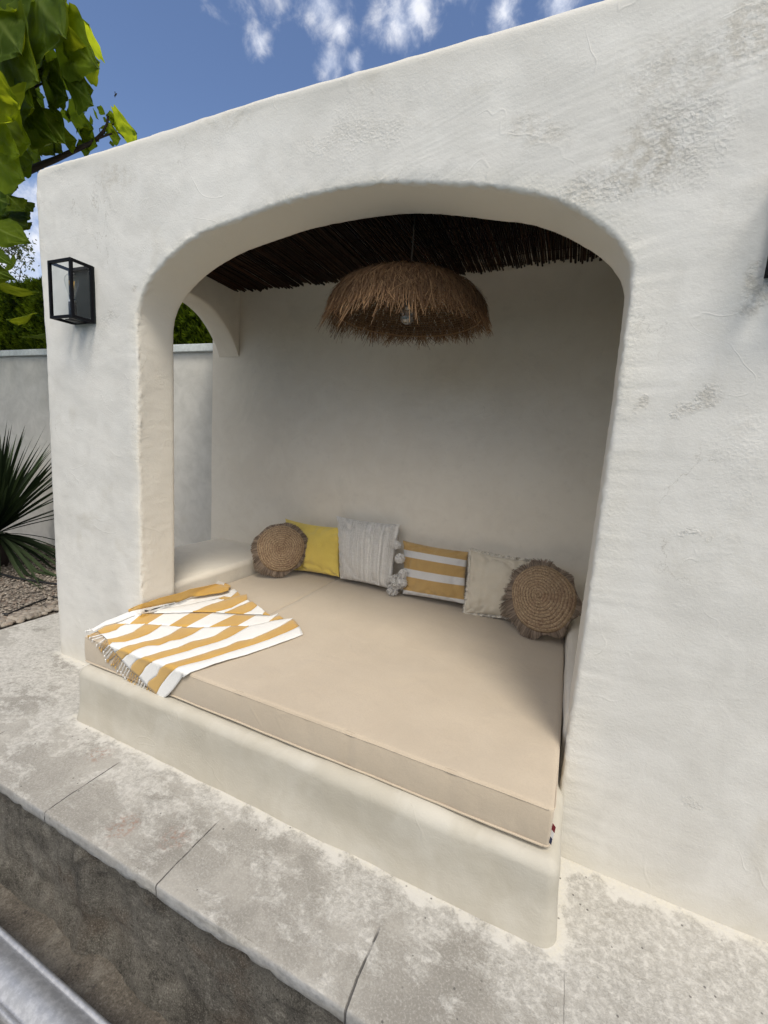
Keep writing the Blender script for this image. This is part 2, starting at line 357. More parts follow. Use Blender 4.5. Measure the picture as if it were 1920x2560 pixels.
# ------------------------------------------------------------------ the setting
YB = 1.30     # inner face of the back wall
XL = -2.75    # left end of the facade
mb = MB()
S = [-400, -9, -3.37, 6, 400]; 
mb.grid([[(x, y, -.62) for x in (-400, -8, 8, 400)] for y in (-400, -8)]); mb.grid([[(x, y, -.62) for x in (-400, -8, 8, 400)] for y in (8, 400)])
mb.grid([[(x, y, -.62) for x in (-400, -8)] for y in (-8, 8)]); mb.grid([[(x, y, -.62) for x in (8, 400)] for y in (-8, 8)]); mb.grid([[(x, y, -.62) for x in (-8, 8)] for y in (-8, 8)])
ground = mb.build('ground', earthy('lawn_soil', [(.05, .07, .02), (.07, .10, .03), (.09, .12, .04), (.10, .09, .05)], 4, .01, 1))
tag(ground, 'ground around the garden', kind='structure')

def foot_of(x, y):
    d = 9
    if x > XL-.02 and (x > .127 or x < -2.03): d = min(d, abs(y) if y < 0 else 0)
    if -2.06 < x < .15: d = min(d, math.hypot(0, y+.32) if y < -.32 else 0)
    d = min(d, math.hypot(max(0, -2.03-x, x-.127), max(0, -.32-y, y-0)))
    if x < XL: d = min(d, math.hypot(XL-x, min(0, y)))
    return max(0, 1-d/.17)
xs = [-3.37+.03*i for i in range(int(6.4/.03)+1)]
ys = [-.70+.02*i for i in range(int(.75/.02))] + [.05+.1*i for i in range(15)]
T = []; A = []
prof = [(-.688, -.052), (-.697, -.050), (-.701, -.045), (-.7015, -.03), (-.702, -.015), (-.701, -.004), (-.697, 0)]
rows = [(y, z) for y, z in prof] + [(y, 0) for y in ys[1:]]
for y, z in rows:
    row = []
    for x in xs:
        k = fbm((x*1.0, 3, z*4), 9, 3); chip = max(0, fbm((x, 7, 1), 14, 4)-.35)*.03
        yy = y; zz = z
        if y < -.69: yy = y + .0035*k + (chip if z < -.03 or z > -.006 else 0); zz = z - (chip*.5 if z > -.006 else 0) + (max(0, fbm((x, 1, 5), 22, 3))*.02 if z < -.04 else 0)
        else: zz = .0025*fbm((x, y, 0), 3, 3)
        row.append(Vector((x, yy, zz))); A.append(foot_of(x, yy))
    T.append(row)
mb = MB(); mb.grid(T)
terrace = mk('terrace', mb.v, mb.f, M_TERRACE, attr={'foot': A}); tag(terrace, 'pale concrete slab terrace smeared with plaster', kind='structure')

# pit under the slab edge
P = []
for i in range(24):
    z = -.045 - (.5-.045)*i/23
    row = []
    for j in range(330):
        x = -3.6+6.0*j/329
        b = .014*fbm((x, 0, z), 3.2, 4) + .008*fbm((x, 4, z), 13, 4) + .004*fbm((x, 9, z), 45, 4) + .03*math.exp(-((x+1.42)/.05)**2) - .02*math.exp(-((x+1.3)/.10)**2)
        lump = .02*max(0, fbm((x, 2, z), 22, 3))*(1 if z > -.17 else .3)
        y = -.672 - b - lump + .01*(z < -.06); y -= max(0, (-.40-z))*.35
        P.append(None); row.append(Vector((x, y, z)))
    P[-1] = row
    P = [p for p in P if p is not None]
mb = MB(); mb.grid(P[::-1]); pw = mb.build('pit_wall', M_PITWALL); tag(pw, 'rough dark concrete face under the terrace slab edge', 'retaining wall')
P = []
for i in range(70):
    y = -.66-.95*i/69
    P.append([Vector((-3.6+6*j/239, y, -.5 + .02*fbm((-3.6+6*j/239, y, 0), 4, 4) + .006*fbm((j*.3, i*.3, 3), 1.0, 2))) for j in range(240)])
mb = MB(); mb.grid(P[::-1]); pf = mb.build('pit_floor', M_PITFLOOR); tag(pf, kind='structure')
# pool, and unseen paving beyond it added to bounce light
mb = MB(); mb.box(-12, 14, -14, -5.6, -.6, -.02); pav = mb.build('paving', M_GROUND, smooth=False); tag(pav, kind='structure')
mb = MB(); mb.box(-12, 14, -5.6, -1.62, -.60, -.34); pool = mb.build('pool_water', flat('pool_water', (.03, .10, .12), .06), smooth=False); tag(pool, kind='structure')
mb = MB()
P = []
for i in range(60):
    y = -1.2+4.8*i/59
    P.append([Vector((-14+10.63*j/129, y, -.012+.012*fbm((j*.08, y, 0), 5, 4))) for j in range(130)])
mb.grid(P); gb = mb.build('gravel_bed', M_GRAVEL); tag(gb, kind='structure')

# ------------------------------------------------------------------ alcove building
bld = empty('plastered_alcove', (-.95, 0, 0), 'white plastered garden alcove with a wide arched opening over a cushioned bench', 'alcove')
ARCH_PX = [(346, 753), (366, 708), (407, 659), (468, 610), (529, 574), (587, 551), (645, 527), (717, 503), (789, 486), (886, 466.5), (960, 458), (1030, 454.5), (1127, 461), (1200, 468), (1308.5, 478), (1373.6, 495.5), (1438.7, 521.5), (1495, 556), (1538.5, 591), (1569, 630), (1582, 669)]
arch = [Vector((-2.004, 0, -.05)), Vector((-2.004, 0, .6)), Vector((-2.004, 0, 1.2)), Vector((-2.003, 0, 1.75)), Vector((-2.008, 0, 1.92))] + [at(p, 1, 0) for p in ARCH_PX] + \
       [Vector((.097, 0, 1.92)), Vector((.100, 0, 1.8)), Vector((.103, 0, 1.5)), Vector((.107, 0, .9)), Vector((.110, 0, .4)), Vector((.112, 0, -.05))]
arch = resample(smoothline(arch, 2), 700)
TOP = [(-3.2, 2.708), (-2.72, 2.706), (-2.57, 2.706), (-2.14, 2.703), (-1.82, 2.708), (-1.58, 2.716), (-1.33, 2.716), (-1.15, 2.714), (-.85, 2.709), (-.54, 2.703), (-.31, 2.702), (-.15, 2.700), (3.5, 2.70)]
LEFT = [(0, -2.74), (.45, -2.752), (1.17, -2.750), (1.83, -2.745), (2.16, -2.758), (2.44, -2.768), (2.58, -2.772), (2.71, -2.768)]
def interp(tab, x):
    for (a, va), (b, vb) in zip(tab, tab[1:]):
        if x <= b: return va+(vb-va)*max(0, (x-a)/(b-a))
    return tab[-1][1]
def outer(p):
    """outer boundary point matched to an arch point"""
    cx, cz = -.95, 1.25
    if p.z < 1.95 and p.x < cx: return Vector((interp(LEFT, max(p.z, 0)*2.2/1.95), 0, p.z*2.2/1.95 if p.z > 0 else -.05))
    if p.z < 1.95: return Vector((3.2, 0, p.z*2.2/1.95 if p.z > 0 else -.05))
    return None
n = len(arch)
iL = max(i for i in range(n//2) if arch[i].z < 1.93); iR = min(i for i in range(n//2, n) if arch[i].z < 1.93)
outp = []
path = [Vector((interp(LEFT, 2.16), 0, 2.16)), Vector((interp(LEFT, 2.6), 0, 2.6)), Vector((-2.76, 0, 2.69)), Vector((-2.735, 0, 2.706))] + [Vector((x, 0, 0)) for x in (-2.6, -2.2, -1.8, -1.3, -.8, -.3, .3, 1.0, 1.8, 2.6, 3.2)] + [Vector((3.2, 0, 2.4)), Vector((3.2, 0, 2.16))]
for q in path:
    if q.z == 0: q.z = interp(TOP, q.x)
mid = resample(path, iR-iL+1)
for i in range(n):
    if i < iL: z = max(-.05, arch[i].z)*2.16/1.93; outp.append(Vector((interp(LEFT, z), 0, z)))
    elif i <= iR: outp.append(mid[i-iL])
    else: z = max(-.05, arch[i].z)*2.16/1.93; outp.append(Vector((3.2, 0, z)))
mb = MB(); EA = []
rows = []; TH = .22
def fdisp(p):   # slow waves of hand-applied render
    return Vector((0, .007*fbm((p.x, p.z, 0), 1.3, 3) + .0025*fbm((p.x, p.z, 5), 6, 3), 0))
nrm = []
for i in range(n):
    t = (arch[min(i+1, n-1)]-arch[max(i-1, 0)]).normalized(); nrm.append(Vector((t.z, 0, -t.x)))   # into the opening
# parapet roof: continue from the outer edge backwards
for back in (.26, .10, .035):
    rows.append(([Vector((o.x, back, o.z)) + Vector((0, 0, .004*fbm((o.x, back, o.z), 7, 3))) for o in outp], [0.5]*n))
for k, (ins, yy) in enumerate(((.003, .018), (.010, .006), (.024, .0015))):
    row = []
    for o in outp:
        c = Vector((-.95, 0, 1.6)); d = Vector((0, 0, 0))
        if o.z > 2.6: d.z = -ins
        if o.x < -2.7: d.x = ins
        if o.x < -2.7 and o.z > 2.6: d *= 1.3
        j = (.006*fbm((o.x, 2, o.z), 12, 4)+.006*max(0, fbm((o.x, 8, o.z), 30, 3)))*(1-k*.3)
        row.append(Vector((o.x, yy, o.z))+d+Vector((0, j*.5, j if o.z > 2.6 else 0)))
    rows.append((row, [.75 if o.z > 2.6 and k < 2 else .25 for o in outp]))
F = [.035, .08, .14, .2, .26, .32, .38, .44, .5, .56, .62, .68, .74, .8, .85, .9, .94, .97]
for f in F:
    row = []; e = []
    for i in range(n):
        a = arch[i]-nrm[i]*.035; o = rows[5][0][i]
        p = Vector((o.x+(a.x-o.x)*f, 0, o.z+(a.z-o.z)*f)); row.append(p+fdisp(p)); e.append(max(0, 1-(p-arch[i]).length/.07)*.30)
    rows.append((row, e))
RV = []
for dist, yy, ed in ((.017, .0010, .45), (.0080, .0025, .55), (.0030, .0065, .6), (.0008, .013, .5), (0, .024, .25), (0, .045, .1), (0, .07, .1), (0, .11, .05), (0, .15, .05), (0, .19, .05), (.001, .207, .2), (.005, .216, .2), (.012, .22, 0), (.10, .22, 0)):
    row = []; e = []
    for i in range(n):
        a = arch[i]; rough_ = (.0062 if a.z > 1.9 else .0052) if .001 < yy < .02 else .002
        if yy > .05: rough_ = .0015
        topw = 1.0
        j = (rough_*fbm((a.x, yy*6, a.z), 30, 4) + (.004*max(0, fbm((a.x, yy*3, a.z), 60, 2)) if yy < .02 else 0))*topw + .0035*fbm((a.x, 9+yy*3, a.z), 2.6, 3)
        row.append(a - nrm[i]*(dist*topw) + nrm[i]*(j) + Vector((0, yy + (j*.6 if yy < .04 else 0), 0)) + (fdisp(a) if yy < .05 else Vector())); e.append(ed)
    rows.append((row, e)); RV.append(yy)
mb.grid([r[0] for r in rows]); EA = [x for r in rows for x in r[1]]; RV = [0]*(len(rows)-len(RV))+[min(1, max(0, (y-.002)/.012)) for y in RV]; RA = [v for v in RV for _ in range(n)]
fw = mk('front_wall', mb.v, mb.f, M_FACADE, bld, attr={'edge': EA, 'reveal': RA})
mb = MB(); mb.box(-2.7, 3.2, .235, .30, 2.3, 2.6);
# side walls with their arched window; back wall; roof slab
def wavy(x0, x1, z0, z1, f, nx=60, nz=60): return [[f(x0+(x1-x0)*i/nx, z0+(z1-z0)*j/nz) for i in range(nx+1)] for j in range(nz+1)]
bw = MB(); bw.grid(wavy(-2.83, .75, -.05, 2.66, lambda x, z: Vector((x, YB+.006*fbm((x, z, 1), 1.6, 3), z)), 80, 60))
bw.box(-2.83, 3.2, YB+.012, YB+.10, -.05, 2.66); bw.build('back_wall', M_WALL, bld)
sa = [at(p, 0, -2.55) for p in ((594, 893), (580, 851), (572, 838), (554, 810), (536, 786), (507, 759), (471, 737))]
sarch = [(YB, 2.03), (YB-.06, 2.13), (YB-.14, 2.22), (YB-.24, 2.29), (YB-.36, 2.335), (YB-.5, 2.35), (.68, 2.34), (.56, 2.30), (.46, 2.23), (.38, 2.12), (.34, 2.0), (.33, 1.2), (.33, .48)]
SL = resample(smoothline([Vector((0, y, z)) for y, z in sarch], 2), 90)
def side_wall(xi, xo, name):
    s = MB(); sg = 1 if xi > xo else -1; G = []
    top = resample([Vector((0, YB, 2.031)), Vector((0, YB, 2.62)), Vector((0, .22, 2.62)), Vector((0, .22, .48))], 90)
    def ring(x, f, o=0):
        return [Vector((x, a.y+(b.y-a.y)*f, a.z+(b.z-a.z)*f)) + Vector((0, .003*fbm((x, a.y, a.z), 5, 2), .003*fbm((a.y, x, a.z), 6, 2))) for a, b in zip(SL, top)]
    s.grid([ring(xi, 1), ring(xi, .6), ring(xi, .3), ring(xi, .06), ring(xi-sg*.003, .02), ring(xi-sg*.012, 0), ring(xi-sg*.06, 0), ring((xi+xo)/2, 0), ring(xo+sg*.06, 0), ring(xo+sg*.012, 0), ring(xo+sg*.003, .02), ring(xo, .06), ring(xo, 1)])
    return s.build(name, M_WALL, bld)
side_wall(-2.55, -2.755, 'side_wall')
s = MB(); s.grid(wavy(.22, YB+.02, -.05, 2.66, lambda y, z: Vector((.42+.004*fbm((y, z, 1), 2, 3), y, z)), 30, 30)); s.box(.43, .55, .22, YB, -.05, 2.66); s.build('side_wall', M_WALL, bld)
s = MB(); s.box(-2.755, 3.2, .225, YB+.1, 2.56, 2.66); s.build('roof', M_FACADE, bld, smooth=False)
# ledges that run along both sides, and the plinth under the mattress
def undul(a, s=4, b=.0, sb=20):
    return lambda p, n: p + n*(a*fbm(p, s, 3) + b*fbm(p, sb, 3))
def ledge_d(p, n):
    q = p + n*(.007*fbm(p, 4, 3)+.002*fbm(p, 18, 3))
    return q
v, f = rbox(-2.755, -2.052, .10, YB+.01, -.04, .512, .035, .05, ledge_d); mk('ledge', v, f, M_WALL, bld)
v, f = rbox(.098, .43, .10, YB+.01, -.04, .512, .04, .05, ledge_d); mk('ledge', v, f, M_WALL, bld)
def plin(p, n):
    q = p + n*(.009*fbm((p.x, p.y, p.z*.6), 2.4, 3) + .003*fbm(p, 12, 3))
    if p.z < .1: q += n*.012*(.1-p.z)/.1
    return q
v, f = rbox(-2.033, .128, -.322, .5, -.04, .262, .042, .03, plin, 5)
mk('plinth', v, f, M_PLINTH, bld)

# ------------------------------------------------------------------ reed ceiling
def m_reed():
    mt, g = new('dark_reed'); P = pos(g)
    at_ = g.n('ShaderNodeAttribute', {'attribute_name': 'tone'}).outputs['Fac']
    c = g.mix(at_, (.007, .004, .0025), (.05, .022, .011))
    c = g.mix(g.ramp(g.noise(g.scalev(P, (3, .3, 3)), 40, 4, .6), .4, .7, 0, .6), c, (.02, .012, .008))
    return out(mt, g, c, .7, g.math('MULTIPLY', g.noise(g.scalev(P, (1, .1, 1)), 200, 3, .6), .001))
M_REED = m_reed()
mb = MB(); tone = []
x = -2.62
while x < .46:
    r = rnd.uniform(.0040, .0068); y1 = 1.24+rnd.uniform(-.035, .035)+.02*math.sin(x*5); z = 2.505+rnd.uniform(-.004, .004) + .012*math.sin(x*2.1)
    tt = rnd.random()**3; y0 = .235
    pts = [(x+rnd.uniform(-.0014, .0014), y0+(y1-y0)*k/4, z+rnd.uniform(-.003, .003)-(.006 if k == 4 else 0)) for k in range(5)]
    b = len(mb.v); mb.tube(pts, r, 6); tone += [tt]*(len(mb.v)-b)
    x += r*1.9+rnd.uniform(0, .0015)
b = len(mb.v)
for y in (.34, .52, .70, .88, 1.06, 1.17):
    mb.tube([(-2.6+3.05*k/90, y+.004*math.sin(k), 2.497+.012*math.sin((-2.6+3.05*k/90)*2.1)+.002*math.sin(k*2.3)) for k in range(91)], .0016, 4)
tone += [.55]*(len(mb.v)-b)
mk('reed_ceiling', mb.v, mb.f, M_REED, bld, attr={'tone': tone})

# ------------------------------------------------------------------ mattress
mat_e = empty('mattress', (-.98, .45, .265), 'thick sand beige daybed mattress filling the arched alcove', 'mattress')
MZ = .402
def matt_d(p, n):
    q = Vector(p)
    top = max(0, min(1, (p.z-.33)/.06))
    q.z += top*(.008*fbm((p.x, p.y, 0), 2.2, 3) + .004*(1-((p.x+.98)/1.06)**2))
    if top > .5 and abs(p.x+1.475) < .025: q.z -= .006*(1-abs(p.x+1.475)/.025)
    if n.y < -.5: q.y += .004*fbm((p.x, 0, p.z*.5), 3, 3) - .005*math.sin(math.pi*min(1, max(0, (p.z-.265)/.137))); q.y += .0075*max(0, fbm((p.x*3.2, 1, p.z*.5), 5, 3)-.12)
    if n.x > .5: q.x += .008*math.sin(math.pi*(p.y+.27)/1.5)
    return q
v, f = rbox(-2.040, .086, -.272, 1.245, .268, MZ, .012, .016, matt_d, 4)
mk('cushion_body', v, f, M_MATT, mat_e)
def ring_piping(z, off, r):
    m_ = MB(); pts = []
    x0, x1, y0, y1 = -2.040-off, .086+off, -.272-off, 1.245+off; c = .02
    for (cx, cy, a0) in ((x1-c, y0+c, -90), (x1-c, y1-c, 0), (x0+c, y1-c, 90), (x0+c, y0+c, 180)):
        for k in range(7): a = R(a0+15*k); pts.append(Vector((cx+c*math.cos(a), cy+c*math.sin(a), z)))
    pts.append(pts[0]); P2 = []
    for a, b in zip(pts, pts[1:]):
        nn = max(1, int((b-a).length/.04))
        for k in range(nn):
            q = a.lerp(b, k/nn)
            if abs(q.y-y0) < .005: q.y += .004*fbm((q.x, 0, z*.5), 3, 3)
            if abs(q.x-x1) < .005: q.x += .008*math.sin(math.pi*(q.y+.27)/1.5)
            P2.append(q + Vector((0, 0, .0015*fbm(q, 8, 2))))
    P2.append(P2[0]); m_.tube(P2, r, 6); return m_
ring_piping(.2735, .0015, .0042).build('piping', M_MATT, mat_e)
ring_piping(.3945, .0006, .0019).build('top_seam', M_MATT, mat_e)
tg = MB()
for k in range(3):
    z1 = .352-.021*k; x_ = .0865-.002*k; a = Vector((x_, -.262, z1)); 
    vs = [(x_-.001, -.268, z1), (x_+.008, -.274, z1-.004), (x_+.007, -.275, z1-.023), (x_-.002, -.268, z1-.021)]
    tg.add(vs + [(q[0], q[1]+.0012, q[2]) for q in vs], [(0, 1, 2, 3), (7, 6, 5, 4), (0, 4, 5, 1), (1, 5, 6, 2), (2, 6, 7, 3), (3, 7, 4, 0)], k)
tt = tg.build('care_tag', [flat('tag_red', (.22, .02, .03)), flat('tag_white', (.8, .8, .8)), flat('tag_navy', (.02, .03, .08))], mat_e, smooth=False)
tag(tt, 'small red white and blue fabric tab')

# ------------------------------------------------------------------ beach towel
tw = empty('towel', (-1.7, .0, .41), 'mustard and white striped cotton towel draped over the mattress corner', 'towel')
A_ = lambda *p: [(200+x/5.925, 1480+y/5.925) for x, y in p]
B_ = lambda *p: [(400+x/4.366, 1440+y/4.366) for x, y in p]
def lay(px, off=.006):
    p = at(px, 2, MZ+off)
    if p.x < -1.992 and p.y > -.012:      # cloth rides up against the arch jamb
        p = at(px, 0, -1.990+.02*0)
        if p.y < -.012: p = at(px, 1, -.012)
        return p
    if p.y < -.272-off*.6:
        p2 = at(px, 1, -.276-off*.8)
        t = min(1, (-.272-off*.6-p.y)/.03); p = p.lerp(p2, t) if t < 1 else p2
    return p
foldA = A_((520, 470), (680, 478), (960, 472), (1210, 492), (1510, 515)) + B_((90, 543), (270, 555), (480, 563), (620, 556), (775, 547), (870, 546), (970, 550), (1100, 520), (1250, 485), (1445, 463))
R0 = A_((1195, 1590), (1290, 1545), (1400, 1420), (1530, 1240)) + B_((250, 1110), (330, 1055), (560, 975), (740, 915), (950, 855), (1200, 770), (1400, 700), (1560, 640))
R1 = A_((1130, 1520), (1200, 1380), (1320, 1230), (1440, 1120)) + B_((349, 955), (560, 900), (750, 835), (960, 770), (1200, 690), (1370, 620), (1520, 550))
R2 = A_((990, 1400), (1010, 1330), (1140, 1240), (1180, 1140), (1270, 1080), (1450, 1030)) + B_((349, 885), (500, 840), (740, 765), (860, 715), (1010, 685), (1200, 600), (1350, 530), (1450, 465))
R3 = A_((870, 1260), (930, 1190), (980, 1100), (1090, 1020), (1300, 960)) + B_((349, 801), (560, 740), (720, 690), (850, 620), (970, 550))
R4 = A_((740, 1150), (770, 1080), (850, 1000), (960, 950), (1180, 890), (1450, 820)) + B_((349, 715), (500, 680), (600, 650), (700, 590), (775, 548))
R5 = A_((620, 1010), (680, 950), (820, 860), (1000, 800), (1170, 795), (1330, 730), (1480, 710)) + B_((349, 642), (430, 590), (480, 562))
R6 = A_((520, 900), (600, 840), (720, 790), (960, 735), (1200, 690), (1340, 630), (1430, 570), (1510, 518))
R7 = A_((430, 790), (480, 750), (660, 740), (870, 680), (1030, 620), (1140, 550), (1210, 492))
R8 = A_((400, 700), (560, 670), (790, 590), (880, 530), (960, 475))
R9 = A_((310, 625), (430, 600), (540, 560), (600, 510), (680, 478))
R10 = A_((260, 580), (380, 510), (520, 470), (600, 474), (680, 478))
W_, Y_ = 0, 1
strips = [  # lower line, upper line, colour, height, bulge
    (R0, R1, W_, .010, .004), (R1, R2, Y_, .010, .003), (R2, R3+B_((1100, 520), (1250, 485), (1445, 463)), W_, .010, .004),
    (R3, R4+B_((870, 546), (970, 550)), Y_, .010, .003), (R4, R5+B_((620, 556), (775, 548)), W_, .010, .003), (R5, R6+A_((1659, 530))+B_((480, 562)), Y_, .010, .003),
    (R6, R7+A_((1360, 505), (1510, 518)), W_, .010, .003), (R7, R8+A_((1090, 485), (1210, 492)), Y_, .010, .003), (R8, R9+A_((820, 472), (960, 475)), W_, .010, .003), (R9, R10, Y_, .010, .003)]
p2 = [  # between the two folds: bottom-left..bottom-right, top-left..top-right
    (A_((520, 472), (740, 470)), A_((780, 350), (925, 323)), W_), (A_((740, 470), (1000, 476)), A_((925, 323), (1260, 311)), Y_), (A_((1000, 476), (1320, 498)), A_((1260, 311),)+B_((345, 397)), W_),
    (B_((99, 542), (290, 554)), B_((345, 397), (590, 398)), Y_), (B_((290, 554), (530, 562)), B_((590, 398), (840, 413)), W_), (B_((530, 562), (850, 545)), B_((840, 413), (1050, 428)), Y_),
    (B_((850, 545), (970, 550), (1190, 497)), B_((1050, 428), (1220, 427), (1295, 405)), W_), (B_((1190, 497), (1345, 463)), B_((1240, 455), (1300, 430)), Y_)]
for lo, hi, c_ in p2: strips.append((lo, hi, c_, .006, .001))
fB = B_((360, 395))
strips += [(A_((1100, 312), (1300, 309)) + fB + B_((460, 350), (560, 305), (700, 262)), A_((1100, 312), (1180, 262), (1400, 220)) + B_((349, 303), (560, 262), (640, 247), (700, 260)), W_, .013, .003),
    (fB + B_((610, 395), (780, 345), (955, 262)), fB + B_((460, 350), (560, 305), (700, 262), (880, 210), (945, 195)), Y_, .013, .004),
    (B_((610, 395), (700, 400), (860, 330), (978, 285)), B_((610, 395), (780, 345), (955, 262)), W_, .013, .002),
    (B_((700, 400), (915, 415), (1000, 375), (1062, 325)), B_((700, 400), (860, 330), (978, 288), (1005, 280)), Y_, .011, .002),
    (B_((915, 415), (1120, 417), (1145, 385)), B_((915, 415), (1000, 375), (1065, 322)), W_, .011, .001),
    (B_((1120, 417), (1200, 425)), B_((1145, 385), (1200, 424)), Y_, .010, .001),
    # rolled up left edge
    (B_((640, 240), (700, 260), (880, 210)), B_((640, 240), (700, 222), (775, 232), (842, 168)), Y_, .010, .002),
    (A_((560, 450), (800, 350), (930, 320), (1100, 300))+B_((349, 303), (560, 258), (690, 222), (775, 232), (842, 168)), A_((560, 425), (720, 330), (900, 280), (1200, 215))+B_((349, 250), (560, 205), (740, 170), (755, 130), (772, 105)), W_, .002, .000),
    (A_((200, 590), (380, 500), (560, 450), (800, 350), (930, 312), (1200, 225), (1450, 165))+B_((349, 232)), A_((160, 565), (380, 430), (720, 300), (900, 250), (1200, 190), (1450, 150))+B_((349, 222)), W_, .013, .006),
    (A_((720, 300), (900, 250), (1200, 190), (1450, 150))+B_((349, 225), (480, 213), (560, 195), (680, 180), (750, 158)), A_((715, 292), (860, 200), (1000, 155), (1200, 82), (1450, 22))+B_((349, 138), (560, 96), (640, 80), (760, 125)), Y_, .024, .013),
    (B_((695, 105), (765, 132)), B_((708, 75), (772, 102)), Y_, .022, .004), (B_((612, 88), (695, 106)), B_((635, 54), (710, 76)), W_, .024, .003)]
mb = MB()
for lo, hi, c_, hgt, bul in strips:
    L = resample([(*p, 0) for p in lo], 56); H_ = resample([(*p, 0) for p in hi], 56); G = []
    K = 7
    for k in range(K):
        t = k/(K-1); row = []
        for i in range(56):
            q = L[i].lerp(H_[i], t); p = lay((q.x, q.y), hgt)
            wv = .0022*fbm((p.x, p.y, p.z), 9, 3) + .0015*fbm((p.x*2.5, p.y, 1), 14, 3) + bul*math.sin(math.pi*t)
            p = p + (Vector((0, -.25*abs(wv), 0)) if p.z < MZ-.02 else Vector((0, 0, wv)))
            row.append(p)
        G.append(row)
    mb.grid(G, c_)
tc_ = mb.build('cloth', [M_WHITE, M_MUST], tw)
sm = tc_.modifiers.new('thickness', 'SOLIDIFY'); sm.thickness = .0022; sm.offset = 0
# knotted fringe
def fringe(roots, tips, mat_i, mbx):
    for a, b in zip(roots, tips):
        A0, B0 = lay(a, .010), lay(b, .003)
        for s_ in (-1, 1):
            pts = []
            for k in range(5):
                q = (a[0]+(b[0]-a[0])*k/4+rnd.uniform(-.8, .8)+s_*1.3*math.sin(math.pi*k/4), a[1]+(b[1]-a[1])*k/4+rnd.uniform(-.8, .8)); pts.append(lay(q, .010-.004*k/4))
            mbx.tube(pts, .0013, 5, mat_i)
        k0 = B0; mbx.tube([k0+Vector((0, -.003, .004)), k0+Vector((0, -.003, 0)), k0+Vector((0, -.003, -.004))], [.0015, .0038, .0015], 6, mat_i)
        for _ in range(3): mbx.tube([k0+Vector((0, -.003, 0)), k0+Vector((rnd.uniform(-.008, .008), -.005, rnd.uniform(-.014, -.006)))], .0008, 4, mat_i)
fr = MB()
edge = [(270, 590, Y_), (295, 610, Y_), (320, 628, W_), (345, 655, W_), (375, 685, W_), (398, 705, Y_), (415, 725, Y_), (430, 745, Y_), (437, 785, W_), (460, 830, W_), (478, 870, W_), (500, 895, Y_), (520, 915, Y_), (545, 945, Y_), (575, 975, Y_), (600, 1005, Y_),
        (630, 1040, W_), (665, 1070, W_), (700, 1110, W_), (735, 1150, W_), (760, 1180, Y_), (790, 1200, Y_), (825, 1230, Y_), (855, 1260, Y_), (885, 1290, W_), (925, 1330, W_), (955, 1365, W_), (1000, 1410, Y_), (1030, 1450, Y_), (1070, 1475, Y_), (1105, 1490, Y_), (1130, 1540, W_), (1155, 1570, W_), (1180, 1590, W_)]
for i, (x, y, c_) in enumerate(edge):
    t = i/(len(edge)-1)
    dx, dy = (-150+rnd.uniform(-15, 15), 40+rnd.uniform(-10, 25)) if t < .12 else ((-105+110*(t-.12)/.88*.9, 105+rnd.uniform(-15, 25)))
    a = A_((x, y))[0]; b = A_((x+dx+rnd.uniform(-14, 14), y+dy))[0]
    fringe([a], [b], c_, fr)
for (x, y) in ((200, 585), (230, 575), (260, 560)): fringe(A_((x+30, y-30)), A_((x-110, y-5)), W_, fr)
fr.build('fringe', [M_WHITE, M_MUST], tw)

